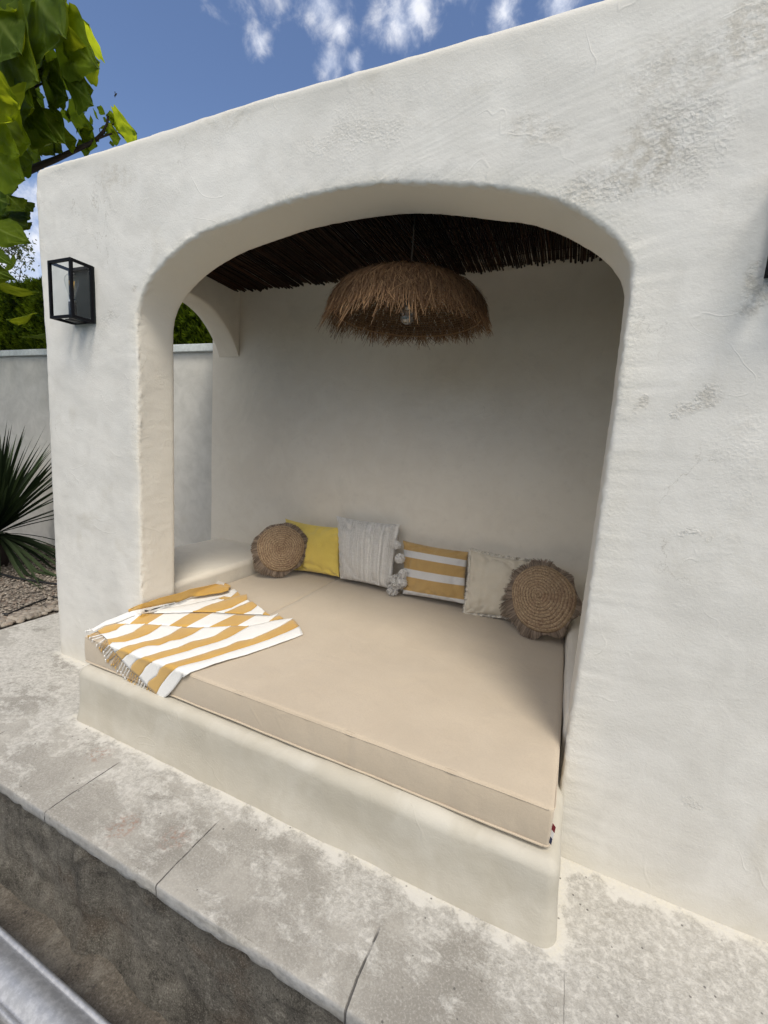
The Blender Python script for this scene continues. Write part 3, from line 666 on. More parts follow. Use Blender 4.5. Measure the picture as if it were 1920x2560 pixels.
# ------------------------------------------------------------------ cushions
def cushion(name, label, corners, th, mats, stripes=None, pinch=.06, wr=.006, seed=0, N=44, parent=None):
    """corners: bl, br, tr, tl of the front outline, thickness th"""
    bl, br, tr, tl = [Vector(c) for c in corners]
    nrm_ = (br-bl).cross(tl-bl).normalized()
    if nrm_.dot(CO-bl) < 0: nrm_ = -nrm_
    e = empty(name, (bl+br)/2, label, 'cushion', 'cushions lined up along the back wall')
    m_ = MB(); 
    def P(u, v, s):
        uu = u*(1-pinch*(1-v*v)*abs(u)**3) ; vv = v*(1-pinch*(1-u*u)*abs(v)**3)
        c = bl.lerp(br, (uu+1)/2).lerp(tl.lerp(tr, (uu+1)/2), (vv+1)/2)
        h = max(0, (1-u*u))**.42*max(0, (1-v*v))**.42*th/2
        edge_w = min(1, (1-max(abs(u), abs(v)))*5)
        w_ = wr*(fbm((u*1.1+seed*7, v*1.1, s), 1.6, 4) + .6*fbm((u*.8+seed, v*2.5, s*3), 2.0, 3)*abs(u*v))*edge_w
        an_ = math.atan2(v, u); rr_ = max(abs(u), abs(v))
        pk = .0065*math.sin(an_*19+seed+3*fbm((u, v, seed), 2, 2))*max(0, 1-abs(rr_-.86)/.22)*min(1, (1-rr_)*12)
        rid = -wr*1.5*max(0, 1-abs(fbm((u*.9+seed, v*.9, 4), 1.5, 2))/.10)*edge_w*min(1, rr_*1.4)
        ruf = .006*math.sin(an_*31+seed*2)*(1-min(1, (1-rr_)*9))
        return c + nrm_*(s*(h+w_+pk+rid)+ruf) + (tl-bl).normalized()*(-.010*(1-v)*(1-u*u)*.3)
    mats_ = list(mats) if isinstance(mats, (list, tuple)) else [mats]; UA = []; VA = []
    for s in (1, -1):
        us = [math.sin(math.pi/2*(-1+2*i/N)) for i in range(N+1)]; vs = [math.sin(math.pi/2*(-1+2*i/N)) for i in range(N+1)]
        if stripes:   # rows line up with stripe borders
            vs = sorted(set([round(q, 4) for q in vs if all(abs(q-b) > .025 for b, _ in stripes[:-1])] + [b for b, _ in stripes[:-1]]+[-1, 1]))
        G = [[P(u, v, s) for u in us] for v in vs]
        b = len(m_.v); m_.v += [p for r_ in G for p in r_]; nc = len(us); UA.extend([u for v in vs for u in us]); VA.extend([v for v in vs for u in us])
        for i in range(len(vs)-1):
            vm = (vs[i]+vs[i+1])/2; mi = 0
            if stripes:
                for bnd, k in stripes:
                    if vm < bnd: mi = k; break
            for j in range(nc-1):
                fc = (b+i*nc+j, b+i*nc+j+1, b+(i+1)*nc+j+1, b+(i+1)*nc+j)
                m_.f.append(fc if s > 0 else fc[::-1]); m_.m.append(mi)
    mk('cover', m_.v, m_.f, mats_, e, mats=m_.m, attr={'cu': UA, 'cv': VA})
    return e, P, nrm_
def corner(px, y): return at(px, 1, y)
M_YEL = cloth('yellow_cotton', (.78, .60, .13), (.72, .54, .11), wr=.005)
def m_woven(name, c1, c2, sx, sy, hgt):
    mt, g = new(name); tc = g.n('ShaderNodeTexCoord').outputs['Object']
    a = g.noise(g.scalev(tc, (sx, sx, sy)), 30, 4, .65); b = g.noise(g.scalev(tc, (sy, sy, sx)), 26, 4, .65)
    c = g.mix(g.ramp(g.math('ADD', a, b), .85, 1.15), c2, c1); U = g.n('ShaderNodeAttribute', {'attribute_name': 'cu'}).outputs['Fac']; band = g.noise(g.n('ShaderNodeCombineXYZ', None, X=g.math('MULTIPLY', U, 7.0)).outputs[0], 1.6, 3, .7); c = g.mix(g.ramp(band, .47, .55, 0, .35), c, tuple(x*.85 for x in c2)); b = g.math('ADD', b, g.math('MULTIPLY', g.ramp(band, .44, .56), .9))
    h = g.math('ADD', g.math('MULTIPLY', a, hgt), g.math('MULTIPLY', b, hgt)); return out(mt, g, c, .95, h, Sheen_Weight=.3)
M_TUFT = m_woven('cream_tufted', (.90, .88, .84), (.80, .775, .73), 1.0, 7.0, .006)
M_CREAM = cloth('cream_linen', (.66, .60, .49), (.62, .56, .45), wr=.004)
M_MUSTK = cloth('mustard_knit', (.50, .325, .12), (.44, .28, .10), wr=.004)
M_GREYK = cloth('pale_knit', (.66, .65, .64), (.60, .595, .59), wr=.004)
# bright yellow cushion
cushion('square_cushion', 'plain bright yellow cotton cushion between the round jute cushion and the white tufted one', [corner((722, 1425), 1.15), corner((849, 1443), 1.13), corner((858, 1319), 1.23), corner((712, 1296), 1.23)], .13, M_YEL, seed=3, wr=.015, pinch=.09)
# white tufted cushion with pompom tassels
e, P, nn = cushion('square_cushion', 'off white tufted cushion with shaggy tassels down its right side', [corner((850, 1446), 1.13), corner((978, 1472), 1.12), corner((1001, 1311), 1.23), corner((842, 1290), 1.24)], .15, M_TUFT, seed=5, wr=.012, pinch=.05)
for px, rr in (((992, 1360), .020), ((1000, 1393), .024), ((992, 1450), .040), ((983, 1470), .030), ((1008, 1432), .022), ((1006, 1452), .026)):
    c = at(px, 1, 1.10); tm = MB(); cen = c
    for k in range(260):
        d = Vector((rnd.gauss(0, 1), rnd.gauss(0, 1), rnd.gauss(0, 1))).normalized(); a = d.cross(Vector((0, 0, 1))).normalized()
        k2 = 1+rnd.uniform(-.25, .35); pts = [cen+d*rr*.2, cen+d*rr*.8*k2+a*rr*.2, cen+d*rr*1.15*k2+Vector((0, 0, -rr*.35))+a*rr*rnd.uniform(-.2, .5), cen+d*rr*1.0*k2+Vector((0, 0, -rr*.6))+a*rr*rnd.uniform(-.2, .6)]
        tm.tube(pts, [.002, .0026, .0026, .002], 4)
    tm.build('tassel', cloth('white_yarn', (.90, .88, .85)), e)
# striped cushion
cushion('square_cushion', 'mustard knitted cushion with wide pale horizontal stripes in the middle of the row', [corner((1006, 1484), 1.12), corner((1163, 1510), 1.10), corner((1171, 1380), 1.21), corner((1008, 1351), 1.22)], .13, [M_MUSTK, M_GREYK],
        stripes=[(-.84, 1), (-.32, 0), (-.03, 1), (.40, 0), (.66, 1), (2, 0)], seed=8, wr=.009, pinch=.05)
# cream fringed cushion
e, P, nn = cushion('square_cushion', 'plain cream cushion edged with a short looped fringe beside the right round cushion', [corner((1160, 1532), 1.08), corner((1300, 1546), 1.10), corner((1330, 1404), 1.22), corner((1177, 1376), 1.20)], .13, M_CREAM, seed=11, wr=.012, pinch=.06)
fm = MB()
for s_ in range(4):
    for k in range(130):
        t = -1+2*(k+rnd.random())/130; u, v = [(t, -1), (1, t), (t, 1), (-1, t)][s_]; p = P(u, v, 0)
        o = (p-P(0, 0, 0)); o = (o-nn*o.dot(nn)).normalized()
        a = nn*rnd.uniform(-.5, .5); tng = o.cross(nn)
        fm.tube([p-o*.003, p+o*.009+a*.008+tng*.003*rnd.uniform(-1, 1), p+o*rnd.uniform(.013, .021)+a*.014+tng*.006*rnd.uniform(-1, 1), p+o*.005+a*.012+tng*.004], .0030, 4)
fm.build('fringe', cloth('cream_fringe', (.86, .81, .71)), e)
# round jute cushions
def m_jute():
    mt, g = new('braided_jute'); tc = g.n('ShaderNodeTexCoord').outputs['Object']
    tn = g.n('ShaderNodeAttribute', {'attribute_name': 'tone'}).outputs['Fac']
    a = g.noise(tc, 95, 4, .75, .6); c = g.mix(g.ramp(a, .36, .60), (.22, .135, .078), (.50, .36, .225))
    c = g.mix(g.ramp(g.noise(tc, 190, 3, .7), .52, .66, 0, .8), c, (.72, .58, .40)); c = g.mix(g.ramp(tn, .0, .6, .62, 0), c, (.085, .05, .028))  # grooves between the braids get their shade painted into the colour
    c = g.mix(g.ramp(g.noise(tc, 9, 4, .6), .5, .65, 0, .35), c, (.20, .11, .07))
    return out(mt, g, c, .9, g.math('MULTIPLY', a, .004))
M_JUTE = m_jute()
def m_fringe():
    mt, g = new('brown_fringe'); tn_ = g.n('ShaderNodeAttribute', {'attribute_name': 'tone'}).outputs['Fac']
    return out(mt, g, g.mix(tn_, (.12, .085, .06), (.36, .28, .21)), .9, Sheen_Weight=.3)
M_FR = m_fringe()
def round_cushion(label, c, nrm_, r, th, squash=(1, 1, 0), seed=0, fl=.045):
    c = Vector(c); nrm_ = Vector(nrm_).normalized(); up = Vector((0, 0, 1)); ax = up.cross(nrm_).normalized(); ay = nrm_.cross(ax)
    an = squash[2]; e1 = ax*math.cos(an)+ay*math.sin(an); e2 = -ax*math.sin(an)+ay*math.cos(an)
    e = empty('round_cushion', c, label, 'cushion', 'round jute cushions')
    m_ = MB(); tone = []; NR, NA, TURN = 110, 260, 11
    for s in (1, -1):
        G = []
        for i in range(NR+1):
            rr = i/NR; row = []
            for j in range(NA+1):
                th_ = 2*math.pi*j/NA
                ph = (rr*TURN - j/NA) % 1.0                       # spiral braid
                braid = math.sin(math.pi*ph)
                knot = .5+.5*math.sin(th_*max(6, int(rr*150))+ (math.floor(rr*TURN-j/NA))*1.7 + (3 if ph > .5 else 0))
                h = (max(0, 1-rr**2.6))**.5*th/2*(1+.0)
                h += s*0 + .0060*braid*(.6+.5*knot) if rr < .985 else 0
                wob = 1+.018*math.sin(3*th_+seed)+.012*math.sin(5*th_+2*seed)
                p = c + e1*(rr*r*squash[0]*wob*math.cos(th_)) + e2*(rr*r*squash[1]*wob*math.sin(th_)) + nrm_*s*(h+.006*fbm((rr*math.cos(th_)+seed, rr*math.sin(th_), s), 2, 3))
                row.append(p); tone.append(min(1, braid*1.1*(.55+.45*knot)))
            G.append(row)
        if s < 0: G = [r_[::-1] for r_ in G]
        m_.grid(G)
    mk('cover', m_.v, m_.f, M_JUTE, e, attr={'tone': tone})
    f_ = MB(); ft_ = []
    for lay_ in range(3):
        for k in range(520):
            th_ = 2*math.pi*(k+rnd.random())/520; wob = 1+.018*math.sin(3*th_+seed)+.012*math.sin(5*th_+2*seed)
            d = e1*squash[0]*math.cos(th_)+e2*squash[1]*math.sin(th_); p = c + d*(r*wob*.985) + nrm_*(lay_-1)*.006
            dn = d.normalized(); dirw = max(.28, .62-.6*d.normalized().x+.25*d.normalized().z) if fl > .05 else 1+.45*math.sin(th_*2+seed); L = fl*(dirw+.18*math.sin(th_*7+seed*2))*rnd.uniform(.8, 1.1)
            tg_ = dn.cross(nrm_); cur = nrm_*rnd.uniform(-.25, .25)*L + Vector((0, 0, -.25*L)) + tg_*L*(.25*math.sin(th_*11)+rnd.uniform(-.12, .12)) - nrm_*L*.25
            pts = [p, p+dn*L*.5+cur*.35, p+dn*L*.95+cur]
            for q in pts: q.z = max(q.z, MZ+.006); q.y = min(q.y, YB-.012)
            b_ = len(f_.v); f_.ribbon(pts, .0024, (tg_+nrm_*rnd.uniform(-.6, .6)).normalized()); ft_ += [min(1, max(0, rnd.gauss(.42, .28)+.25*math.sin(th_*23)))]*(len(f_.v)-b_)
    mk('fringe', f_.v, f_.f, M_FR, e, attr={'tone': ft_})
    return e
c1 = at((702, 1371), 1, .99)
round_cushion('round braided jute cushion with brown fringe at the left end of the row', c1, (CO-c1)+Vector((.5, 0, .1)), .168, .10, (1, 1, .3), 1, .036)
c2 = at((1356, 1496), 1, 1.00)
round_cushion('round braided jute cushion with brown fringe at the right end of the row', c2, Vector((-.42, -1, .62)), .190, .12, (1.06, .92, -.75), 4, .072)

# ------------------------------------------------------------------ raffia pendant
PC = Vector((-.822, .55, 2.035)); RR = .355
pen = empty('pendant_lamp', (PC.x, PC.y, 2.49), 'shaggy raffia dome pendant lamp with a clear bulb hanging under the reed ceiling', 'pendant lamp')
def m_raffia():
    mt, g = new('raffia'); tn = g.n('ShaderNodeAttribute', {'attribute_name': 'tone'}).outputs['Fac']
    c = g.mix(tn, (.080, .036, .015), (.46, .28, .14))
    b = g.n('ShaderNodeBsdfPrincipled', None, Base_Color=c, Roughness=.75)
    t = g.n('ShaderNodeBsdfTranslucent', None, Color=c); mx = g.n('ShaderNodeMixShader', None, Fac=.3)
    g.nt.links.new(b.outputs[0], mx.inputs[1]); g.nt.links.new(t.outputs[0], mx.inputs[2])
    g.n('ShaderNodeOutputMaterial', None, Surface=mx.outputs[0]); return mt
M_RAF = m_raffia()
HD = .195
def dome(phi, th, k=1.0):   # phi 0 at crown .. 1 at rim
    a = phi*math.pi/2; return PC + Vector((RR*k*math.sin(a)*math.cos(th), RR*k*math.sin(a)*math.sin(th), HD*math.cos(a)**.9))
mb = MB(); tn = []
for k in range(14):
    th = 2*math.pi*k/14; b = len(mb.v); mb.tube([dome(.08+.92*i/14, th) for i in range(15)], .0024, 5); tn += [.5]*(len(mb.v)-b)
for i in range(26):
    ph = .12+.88*i/25; b = len(mb.v); mb.tube([dome(ph, 2*math.pi*j/64)+Vector((0, 0, rnd.uniform(-.0015, .0015))) for j in range(65)], .0026 if i == 25 else .0019, 5); tn += [.35+.4*rnd.random() if i < 25 else .8]*(len(mb.v)-b)
mk('frame', mb.v, mb.f, M_RAF, pen, attr={'tone': tn})
mb = MB(); tn = []
for tier, (p0, L0, cnt) in enumerate(((.04, .42, 420), (.22, .40, 620), (.42, .36, 800), (.60, .34, 950), (.76, .30, 1050), (.90, .24, 1300))):
    for k in range(cnt):
        th = 2*math.pi*(k+rnd.random())/cnt; ph = p0+rnd.uniform(-.06, .06); L = L0*rnd.uniform(.5, 1.15)*.52*(1+.35*fbm((th*5, tier, 2), 1, 2)); s0 = dome(max(.02, ph), th, 1.005)
        out_ = Vector((math.cos(th), math.sin(th), 0)); tgd = Vector((-math.sin(th), math.cos(th), 0)); pts = []; tw_ = rnd.gauss(0, .13)+.10*fbm((th*3, tier*3.1, 0), 1, 2); lift = rnd.uniform(.002, .022)*(1+.8*fbm((th*4, tier*2, 5), 1, 2))
        p = s0
        nseg = 6; curl = rnd.gauss(0, .5)
        for j in range(nseg):
            f = j/(nseg-1); ph2 = ph + f*L/(RR*1.25)
            if ph2 < 1.0: q = dome(ph2, th+tw_*f, 1+.045*math.sin(min(1, f*2)*math.pi/2))+out_*lift*f
            else:
                ex = (ph2-1)*RR*(1.0-.45*math.sin(th)); q = dome(1, th+tw_*f, 1.045)+out_*(lift*f+ex*.42)+Vector((0, 0, -ex*.95))
            q += tgd*curl*.012*f*f + Vector((0, 0, rnd.uniform(-.002, .002)))
            pts.append(q)
        side = (tgd+out_*rnd.uniform(-.7, .7)).normalized(); b = len(mb.v); mb.ribbon(pts, rnd.uniform(.0012, .0024), side); t_ = min(1, max(0, rnd.gauss(.40, .26)+.15*fbm((th*6, tier*4, 9), 1, 2))); nv = len(mb.v)-b
        tn += [min(1, t_*(.6+.5*i/nv)) for i in range(nv)]
for k in range(260):   # stray bent wisps
    th = rnd.uniform(0, 2*math.pi); ph = rnd.uniform(.2, 1); s0 = dome(ph, th, 1.06); d = Vector((rnd.gauss(0, 1), rnd.gauss(0, 1), rnd.gauss(-.6, .6))).normalized()*rnd.uniform(.02, .055)
    o = Vector((math.cos(th), math.sin(th), .1)); b = len(mb.v); mb.ribbon([s0, s0+d*.5+o*.012, s0+d+o*.008+Vector((0, 0, -.012))], .0012, Vector((0, 0, 1)).cross(d).normalized()); tn += [rnd.uniform(.4, 1)]*(len(mb.v)-b)
mk('fringe', mb.v, mb.f, M_RAF, pen, attr={'tone': tn})
mb = MB(); mb.tube([(PC.x, PC.y, 2.50), (PC.x+.002, PC.y, 2.40), (PC.x, PC.y, 2.16)], .0032, 8); mb.build('cord', flat('grey_cable', (.20, .17, .14), .5), pen)
mb = MB(); mb.lathe([(0, .09), (.02, .088), (.022, .06), (.021, .028), (0, .026)], (PC.x, PC.y, PC.z+.025)); mb.build('lamp_holder', flat('black_bakelite', (.02, .02, .02), .4), pen)
def glass(name, k=.96, f0=.05):
    mt, g = new(name); geo = g.n('ShaderNodeNewGeometry'); c = g.math('ABSOLUTE', g.vmath('DOT_PRODUCT', geo.outputs['Normal'], geo.outputs['Incoming']))
    fr_ = g.math('ADD', f0, g.math('MULTIPLY', g.math('POWER', g.math('SUBTRACT', 1.0, c), 5.0), 1-f0))
    t = g.n('ShaderNodeBsdfTransparent', None, Color=(k, k*1.01, k)); gl = g.n('ShaderNodeBsdfGlossy', None, Roughness=.03)
    mx = g.n('ShaderNodeMixShader', None, Fac=fr_); g.nt.links.new(t.outputs[0], mx.inputs[1]); g.nt.links.new(gl.outputs[0], mx.inputs[2])
    g.n('ShaderNodeOutputMaterial', None, Surface=mx.outputs[0]); return mt
M_GLASS = glass('clear_glass')
M_STEEL = flat('screw_steel', (.6, .6, .6), .3, Metallic=1.0)
mb = MB(); prof = [(.0135, .062), (.014, .045), (.022, .032)] + [(.038*math.cos(R(a)), .038*math.sin(R(a))) for a in range(50, -91, -10)]
mb.lathe(prof, (PC.x, PC.y, PC.z+.004)); bu = mb.build('bulb', glass('bulb_glass', .85, .22), pen)
mb = MB(); mb.lathe([(0, .06), (.0125, .06), (.013, .035), (.009, .032), (0, .03)], (PC.x, PC.y, PC.z+.004), 16)
for k in range(4): a = k*math.pi/2; mb.tube([(PC.x+.006*math.cos(a), PC.y+.006*math.sin(a), PC.z+.025), (PC.x+.012*math.cos(a), PC.y+.012*math.sin(a), PC.z-.025)], .0015, 5)
mb.build('bulb_cap', M_STEEL, pen)

# ------------------------------------------------------------------ wall lanterns
M_BLACK = flat('black_powder_coat', (.005, .005, .007), .6)
M_BPL = flat('dark_back_plate', (.02, .026, .026), .5)
def lantern(label):
    o = empty('wall_lantern', (0, 0, 0), label, 'wall lantern', 'black wall lanterns flanking the arch')
    W2, D_, Hh, b = .089, .112, .27, .0125        # half width, depth, height, bar
    m_ = MB()
    for sx in (-1, 1):
        for y in (-D_, -b-.004):
            x0 = sx*W2-(b if sx > 0 else 0); m_.box(x0, x0+b, y, y+b, 0, Hh)
        x0 = sx*W2-(b if sx > 0 else 0)
        for z in (0, Hh-b): m_.box(x0+.0005, x0+b-.0005, -D_+b, -b-.004, z, z+b)
    for z in (0, Hh-b):
        m_.box(-W2+b, W2-b, -D_+.0005, -D_+b-.0005, z, z+b); m_.box(-W2+b, W2-b, -b-.0035, -.0045, z, z+b)
    m_.build('frame', M_BLACK, o, smooth=False)
    m_ = MB(); m_.box(-W2+.001, W2-.001, -.0035, .004, .001, Hh-.001); m_.build('back_plate', M_BPL, o, smooth=False)
    for x in (-W2+.024, W2-.024):
        for z in (.022, Hh-.022): m_ = MB(); m_.tube([(x, -.004, z), (x, -.008, z)], .0042, 10); m_.build('screw', M_STEEL, o)
    for (vs) in ([(-W2+b, -D_+.006, b), (W2-b, -D_+.006, b), (W2-b, -D_+.006, Hh-b), (-W2+b, -D_+.006, Hh-b)],
                 [(-W2+.006, -D_+b, b), (-W2+.006, -b-.004, b), (-W2+.006, -b-.004, Hh-b), (-W2+.006, -D_+b, Hh-b)],
                 [(W2-.006, -D_+b, b), (W2-.006, -b-.004, b), (W2-.006, -b-.004, Hh-b), (W2-.006, -D_+b, Hh-b)]):
        m_ = MB(); m_.add(vs, [(0, 1, 2, 3)]); gp = m_.build('glass_pane', M_GLASS, o, smooth=False)
    m_ = MB(); m_.lathe([(0, .002), (.017, .002), (.017, .075), (.0165, .088), (0, .088)], (0, -.055, b*0), 20); m_.box(-.03, .03, -.075, -.004, .0005, .006); m_.build('lamp_holder', flat('holder_black', (.02, .02, .02), .5), o)
    m_ = MB(); m_.lathe([(.015, .088), (.0155, .098), (.012, .1), (0, .1)], (0, -.055, 0), 20); m_.build('bulb_cap', M_STEEL, o)
    m_ = MB(); m_.lathe([(.012, .099), (.013, .11), (.019, .135), (.027, .165), (.0305, .185), (.028, .203), (.019, .216), (.006, .2225), (0, .223)], (0, -.055, 0), 28); m_.build('bulb', M_GLASS, o)
    m_ = MB()
    for k in range(4): a = R(45+90*k); m_.tube([(.005*math.cos(a), -.055+.005*math.sin(a), .13), (.011*math.cos(a), -.055+.011*math.sin(a), .19)], .0016, 6)
    m_.tube([(0, -.055, .1), (0, -.055, .135)], .004, 8); m_.build('filament', flat('filament_yellow', (.75, .45, .08), .5), o)
    return o
l1 = lantern('black box wall lantern with clear glass panes and a pear bulb left of the arch')
l1.location = (-2.391, -.002, 1.915)
l2 = l1.copy(); col.objects.link(l2)
for ch in list(l1.children):
    c = ch.copy(); col.objects.link(c); c.parent = l2
l2['label'] = 'black box wall lantern cut off by the right edge of the photograph'
l2.location = (.494, -.002, 1.915)

# ------------------------------------------------------------------ aluminium rail in the pit
def m_alu():
    mt, g = new('dull_aluminium'); P = pos(g)
    c = g.mix(g.ramp(g.noise(P, 40, 6, .7), .4, .65), (.38, .39, .41), (.50, .51, .53))
    return out(mt, g, c, g.ramp(g.noise(P, 25, 5, .7), .3, .7, .42, .6), g.math('MULTIPLY', g.noise(P, 260, 3, .7), .0006), Metallic=.55)
M_ALU = m_alu()
rail = empty('cover_rail', (0, -.9, -.3), 'dull aluminium roller rail lying along the pool pit', 'rail')
mb = MB(); yc, zc = -.902, -.335; prof = []
for a in range(-35, 216, 6): prof.append((yc-.052*math.cos(R(a))*-1, zc+.050*math.sin(R(a))))
OY = -.018
pr = [(-.838, -.345), (-.838, -.302), (-.846, -.298), (-.852, -.303)] + [(-.853-.094*(k/16), -.304+.020*math.sin(math.pi*k/16)) for k in range(17)] + [(-.948, -.303), (-.955, -.298), (-.963, -.302), (-.963, -.36), (-.958, -.36)]
xsr = [-4.2+.4*i for i in range(18)]
mb.grid([[Vector((x, y+OY, z)) for x in xsr] for y, z in pr]); mb.build('rail_shell', M_ALU, rail)
mb = MB(); mb.box(-4.2, 2.6, -.975, -.862, -.40, -.352); mb.build('rail_base', flat('rail_grey', (.2, .2, .19), .6), rail, smooth=False)
for xx in (-4.0, 2.4):
    mb = MB(); mb.box(xx-.03, xx+.03, -.97, -.83, -.52, -.401); mb.build('foot', M_ALU, rail, smooth=False)

# ------------------------------------------------------------------ garden behind
gw = empty('garden_wall', (-7, 1.5, 0), 'grey rendered garden wall with a pale flat coping behind the alcove', 'wall')
mb = MB(); mb.grid(wavy(-16, -1.0, -.05, 2.10, lambda x, z: Vector((x, 1.42+.006*fbm((x, 0, z), 1.5, 3), z)), 150, 20)); mb.box(-16, -1.0, 1.435, 1.60, -.05, 2.10); mb.build('wall_face', M_GARDENWALL, gw)
v, f = rbox(-16, -1.0, 1.385, 1.64, 2.102, 2.165, .005, .5, lambda p, n: p+Vector((0, 0, .003*fbm(p, .8, 2)))); mk('coping', v, f, flat('coping_white', (.66, .71, .72), .7), gw)

def leafmat(name, c1, c2, trans=.45, tc=(.30, .42, .05)):
    mt, g = new(name); tn = g.n('ShaderNodeAttribute', {'attribute_name': 'tone'}).outputs['Fac']; P = pos(g)
    c = g.mix(tn, c1, c2); c = g.mix(g.ramp(g.noise(P, 45, 4, .6), .4, .7, 0, .25), c, tuple(x*.6 for x in c1))
    vn = g.n('ShaderNodeAttribute', {'attribute_name': 'vein'}).outputs['Fac']
    c = g.mix(g.math('MULTIPLY', vn, .6), c, (.17, .22, .05))
    b = g.n('ShaderNodeBsdfPrincipled', None, Base_Color=c, Roughness=.6); b.inputs['Specular IOR Level'].default_value = .06
    t = g.n('ShaderNodeBsdfTranslucent', None, Color=g.mix(tn, tuple(x*.8 for x in tc), tc))
    mx = g.n('ShaderNodeMixShader', None, Fac=g.math('MULTIPLY', g.math('ADD', tn, .35), trans)); g.nt.links.new(b.outputs[0], mx.inputs[1]); g.nt.links.new(t.outputs[0], mx.inputs[2])
    g.n('ShaderNodeOutputMaterial', None, Surface=mx.outputs[0]); return mt
M_HEDGE = leafmat('hedge_green', (.012, .035, .005), (.19, .26, .018), .35, (.28, .38, .02))
M_TWIG = flat('dark_bark', (.05, .035, .03), .8)
# clipped conifer hedge: sprays of scale leaves over a solid dark core, all leaning the same way
hd = empty('conifer_hedge', (-6.5, 2.4, 0), 'tall dense clipped conifer hedge behind the garden wall', 'hedge')
mb = MB(); mb.box(-15, -1.5, 2.0, 3.2, 0, 3.06); mb.build('core', flat('hedge_core', (.006, .014, .004), 1), hd, smooth=False)
mb = MB(); tn = []
r2 = random.Random(3)
def spray(p, n_, sz, t):
    d = (n_*.8+Vector((.55, -.1, .75))+Vector((r2.gauss(0, .3), r2.gauss(0, .3), r2.gauss(0, .3)))).normalized(); sd_ = d.cross(Vector((r2.gauss(0, 1), r2.gauss(0, 1), r2.gauss(0, 1)))).normalized()
    b = len(mb.v)
    for k in range(5):
        a = (k-2)*.42; dd = (d*math.cos(a)+sd_*math.sin(a)); base = p+d*sz*.12*k*.3; s2 = dd.cross(n_).normalized()*sz*.10; L = sz*(1-.12*abs(k-2))
        mb.add([base-s2*.5, base+s2*.5, base+dd*L*.6+s2, base+dd*L, base+dd*L*.6-s2], [(0, 1, 2, 3, 4)])
    tn.extend([t]*(len(mb.v)-b))
for k in range(14000):
    x = -10.0+7.6*r2.random(); z = 1.75+1.36*r2.random(); cl_ = .5+.9*fbm((x, 0, z), 3.0, 3)
    p = Vector((x, 1.98-.12*max(0, fbm((x, 1, z), 4, 3))-.05*r2.random(), z)); t = min(1, max(0, .55*cl_+r2.gauss(.05, .20)))
    spray(p, Vector((0, -1, 0)), r2.uniform(.06, .12), t)
for k in range(3500):
    x = -10.0+7.6*r2.random(); p = Vector((x, 1.95+.5*r2.random(), 3.10+.06*fbm((x, 3, 0), 3, 3)-.02)); spray(p, Vector((0, 0, 1)), r2.uniform(.05, .11), min(1, max(0, r2.gauss(.55, .2))))
mk('foliage', mb.v, mb.f, M_HEDGE, hd, smooth=False, attr={'tone': tn})

# airy tree far behind the hedge
M_FARLEAF = leafmat('grey_green_leaf', (.07, .08, .035), (.16, .17, .09), .3, (.2, .25, .08))
ft = empty('slender_tree', (-15.5, 6.5, 0), 'airy small-leaved tree showing above the hedge', 'tree')
tb = MB(); lm = MB(); tn = []; r3 = random.Random(5)
def twig(p, d, L, r, lev):
    pts = [p]
    for k in range(4): d = (d+Vector((r3.gauss(0, .16), r3.gauss(0, .16), r3.gauss(.04, .12)))).normalized(); pts.append(pts[-1]+d*L/4)
    tb.tube(pts, [r*(1-.12*i) for i in range(5)], 5)
    if lev == 0:
        for q in pts[1:]:
            for _ in range(9):
                c = q+Vector((r3.gauss(0, .12), r3.gauss(0, .12), r3.gauss(0, .12))); a = Vector((r3.gauss(0, 1), r3.gauss(0, 1), r3.gauss(0, 1))).normalized(); b_ = a.cross(Vector((r3.gauss(0, 1), r3.gauss(0, 1), r3.gauss(0, 1)))).normalized(); s_ = r3.uniform(.035, .07)
                lm.add([c-a*s_, c+b_*s_*.5, c+a*s_, c-b_*s_*.5], [(0, 1, 2, 3)]); tn.extend([r3.random()]*4)
        return
    for k in range(4 if lev < 3 else 5):
        i = r3.randint(1, 4); a = Vector((r3.gauss(0, 1), r3.gauss(0, 1), r3.gauss(.3, .6))).normalized(); twig(pts[i], (d*.6+a).normalized(), L*.62, r*.5, lev-1)
twig(Vector((-15.5, 6.5, 0)), Vector((.05, 0, 1)), 3.6, .13, 4)
tb.build('trunk', M_TWIG, ft); mk('crown', lm.v, lm.f, M_FARLEAF, ft, smooth=False, attr={'tone': tn})

# ------------------------------------------------------------------ big-leaved tree at the corner
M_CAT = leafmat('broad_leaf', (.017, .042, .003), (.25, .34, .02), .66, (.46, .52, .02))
tr = empty('broadleaf_tree', (-5.6, .2, 0), 'broad-leaved tree with large heart-shaped green leaves reaching over the alcove corner', 'tree')
C_ = lambda x, y: (x/4.608, y/4.608)
YT = .95
tb = MB()
def branch(pxs, ys, rs):
    pts = smoothline([at(C_(*p), 1, y) for p, y in zip(pxs, ys)], 2); n_ = len(pts); tb.tube(pts, [rs[0]+(rs[1]-rs[0])*i/(n_-1) for i in range(n_)], 7)
branch([(-900, 2500), (-300, 2150), (60, 2060), (290, 1985), (480, 1895), (620, 1845), (900, 1710), (1080, 1640), (1230, 1480), (1245, 1330)], [.6, .8, .9, .9, .9, .9, .9, .9, .9, .9], [.04, .006])
branch([(1120, 1600), (1260, 1545), (1370, 1520), (1430, 1590)], [.9]*4, [.008, .003]); branch([(1230, 1480), (1300, 1430), (1340, 1410)], [.9]*3, [.006, .003])
branch([(-900, 1900), (-200, 1350), (330, 1040), (470, 850), (620, 700), (690, 630)], [.4, .6, .75, .75, .75, .75], [.035, .009])
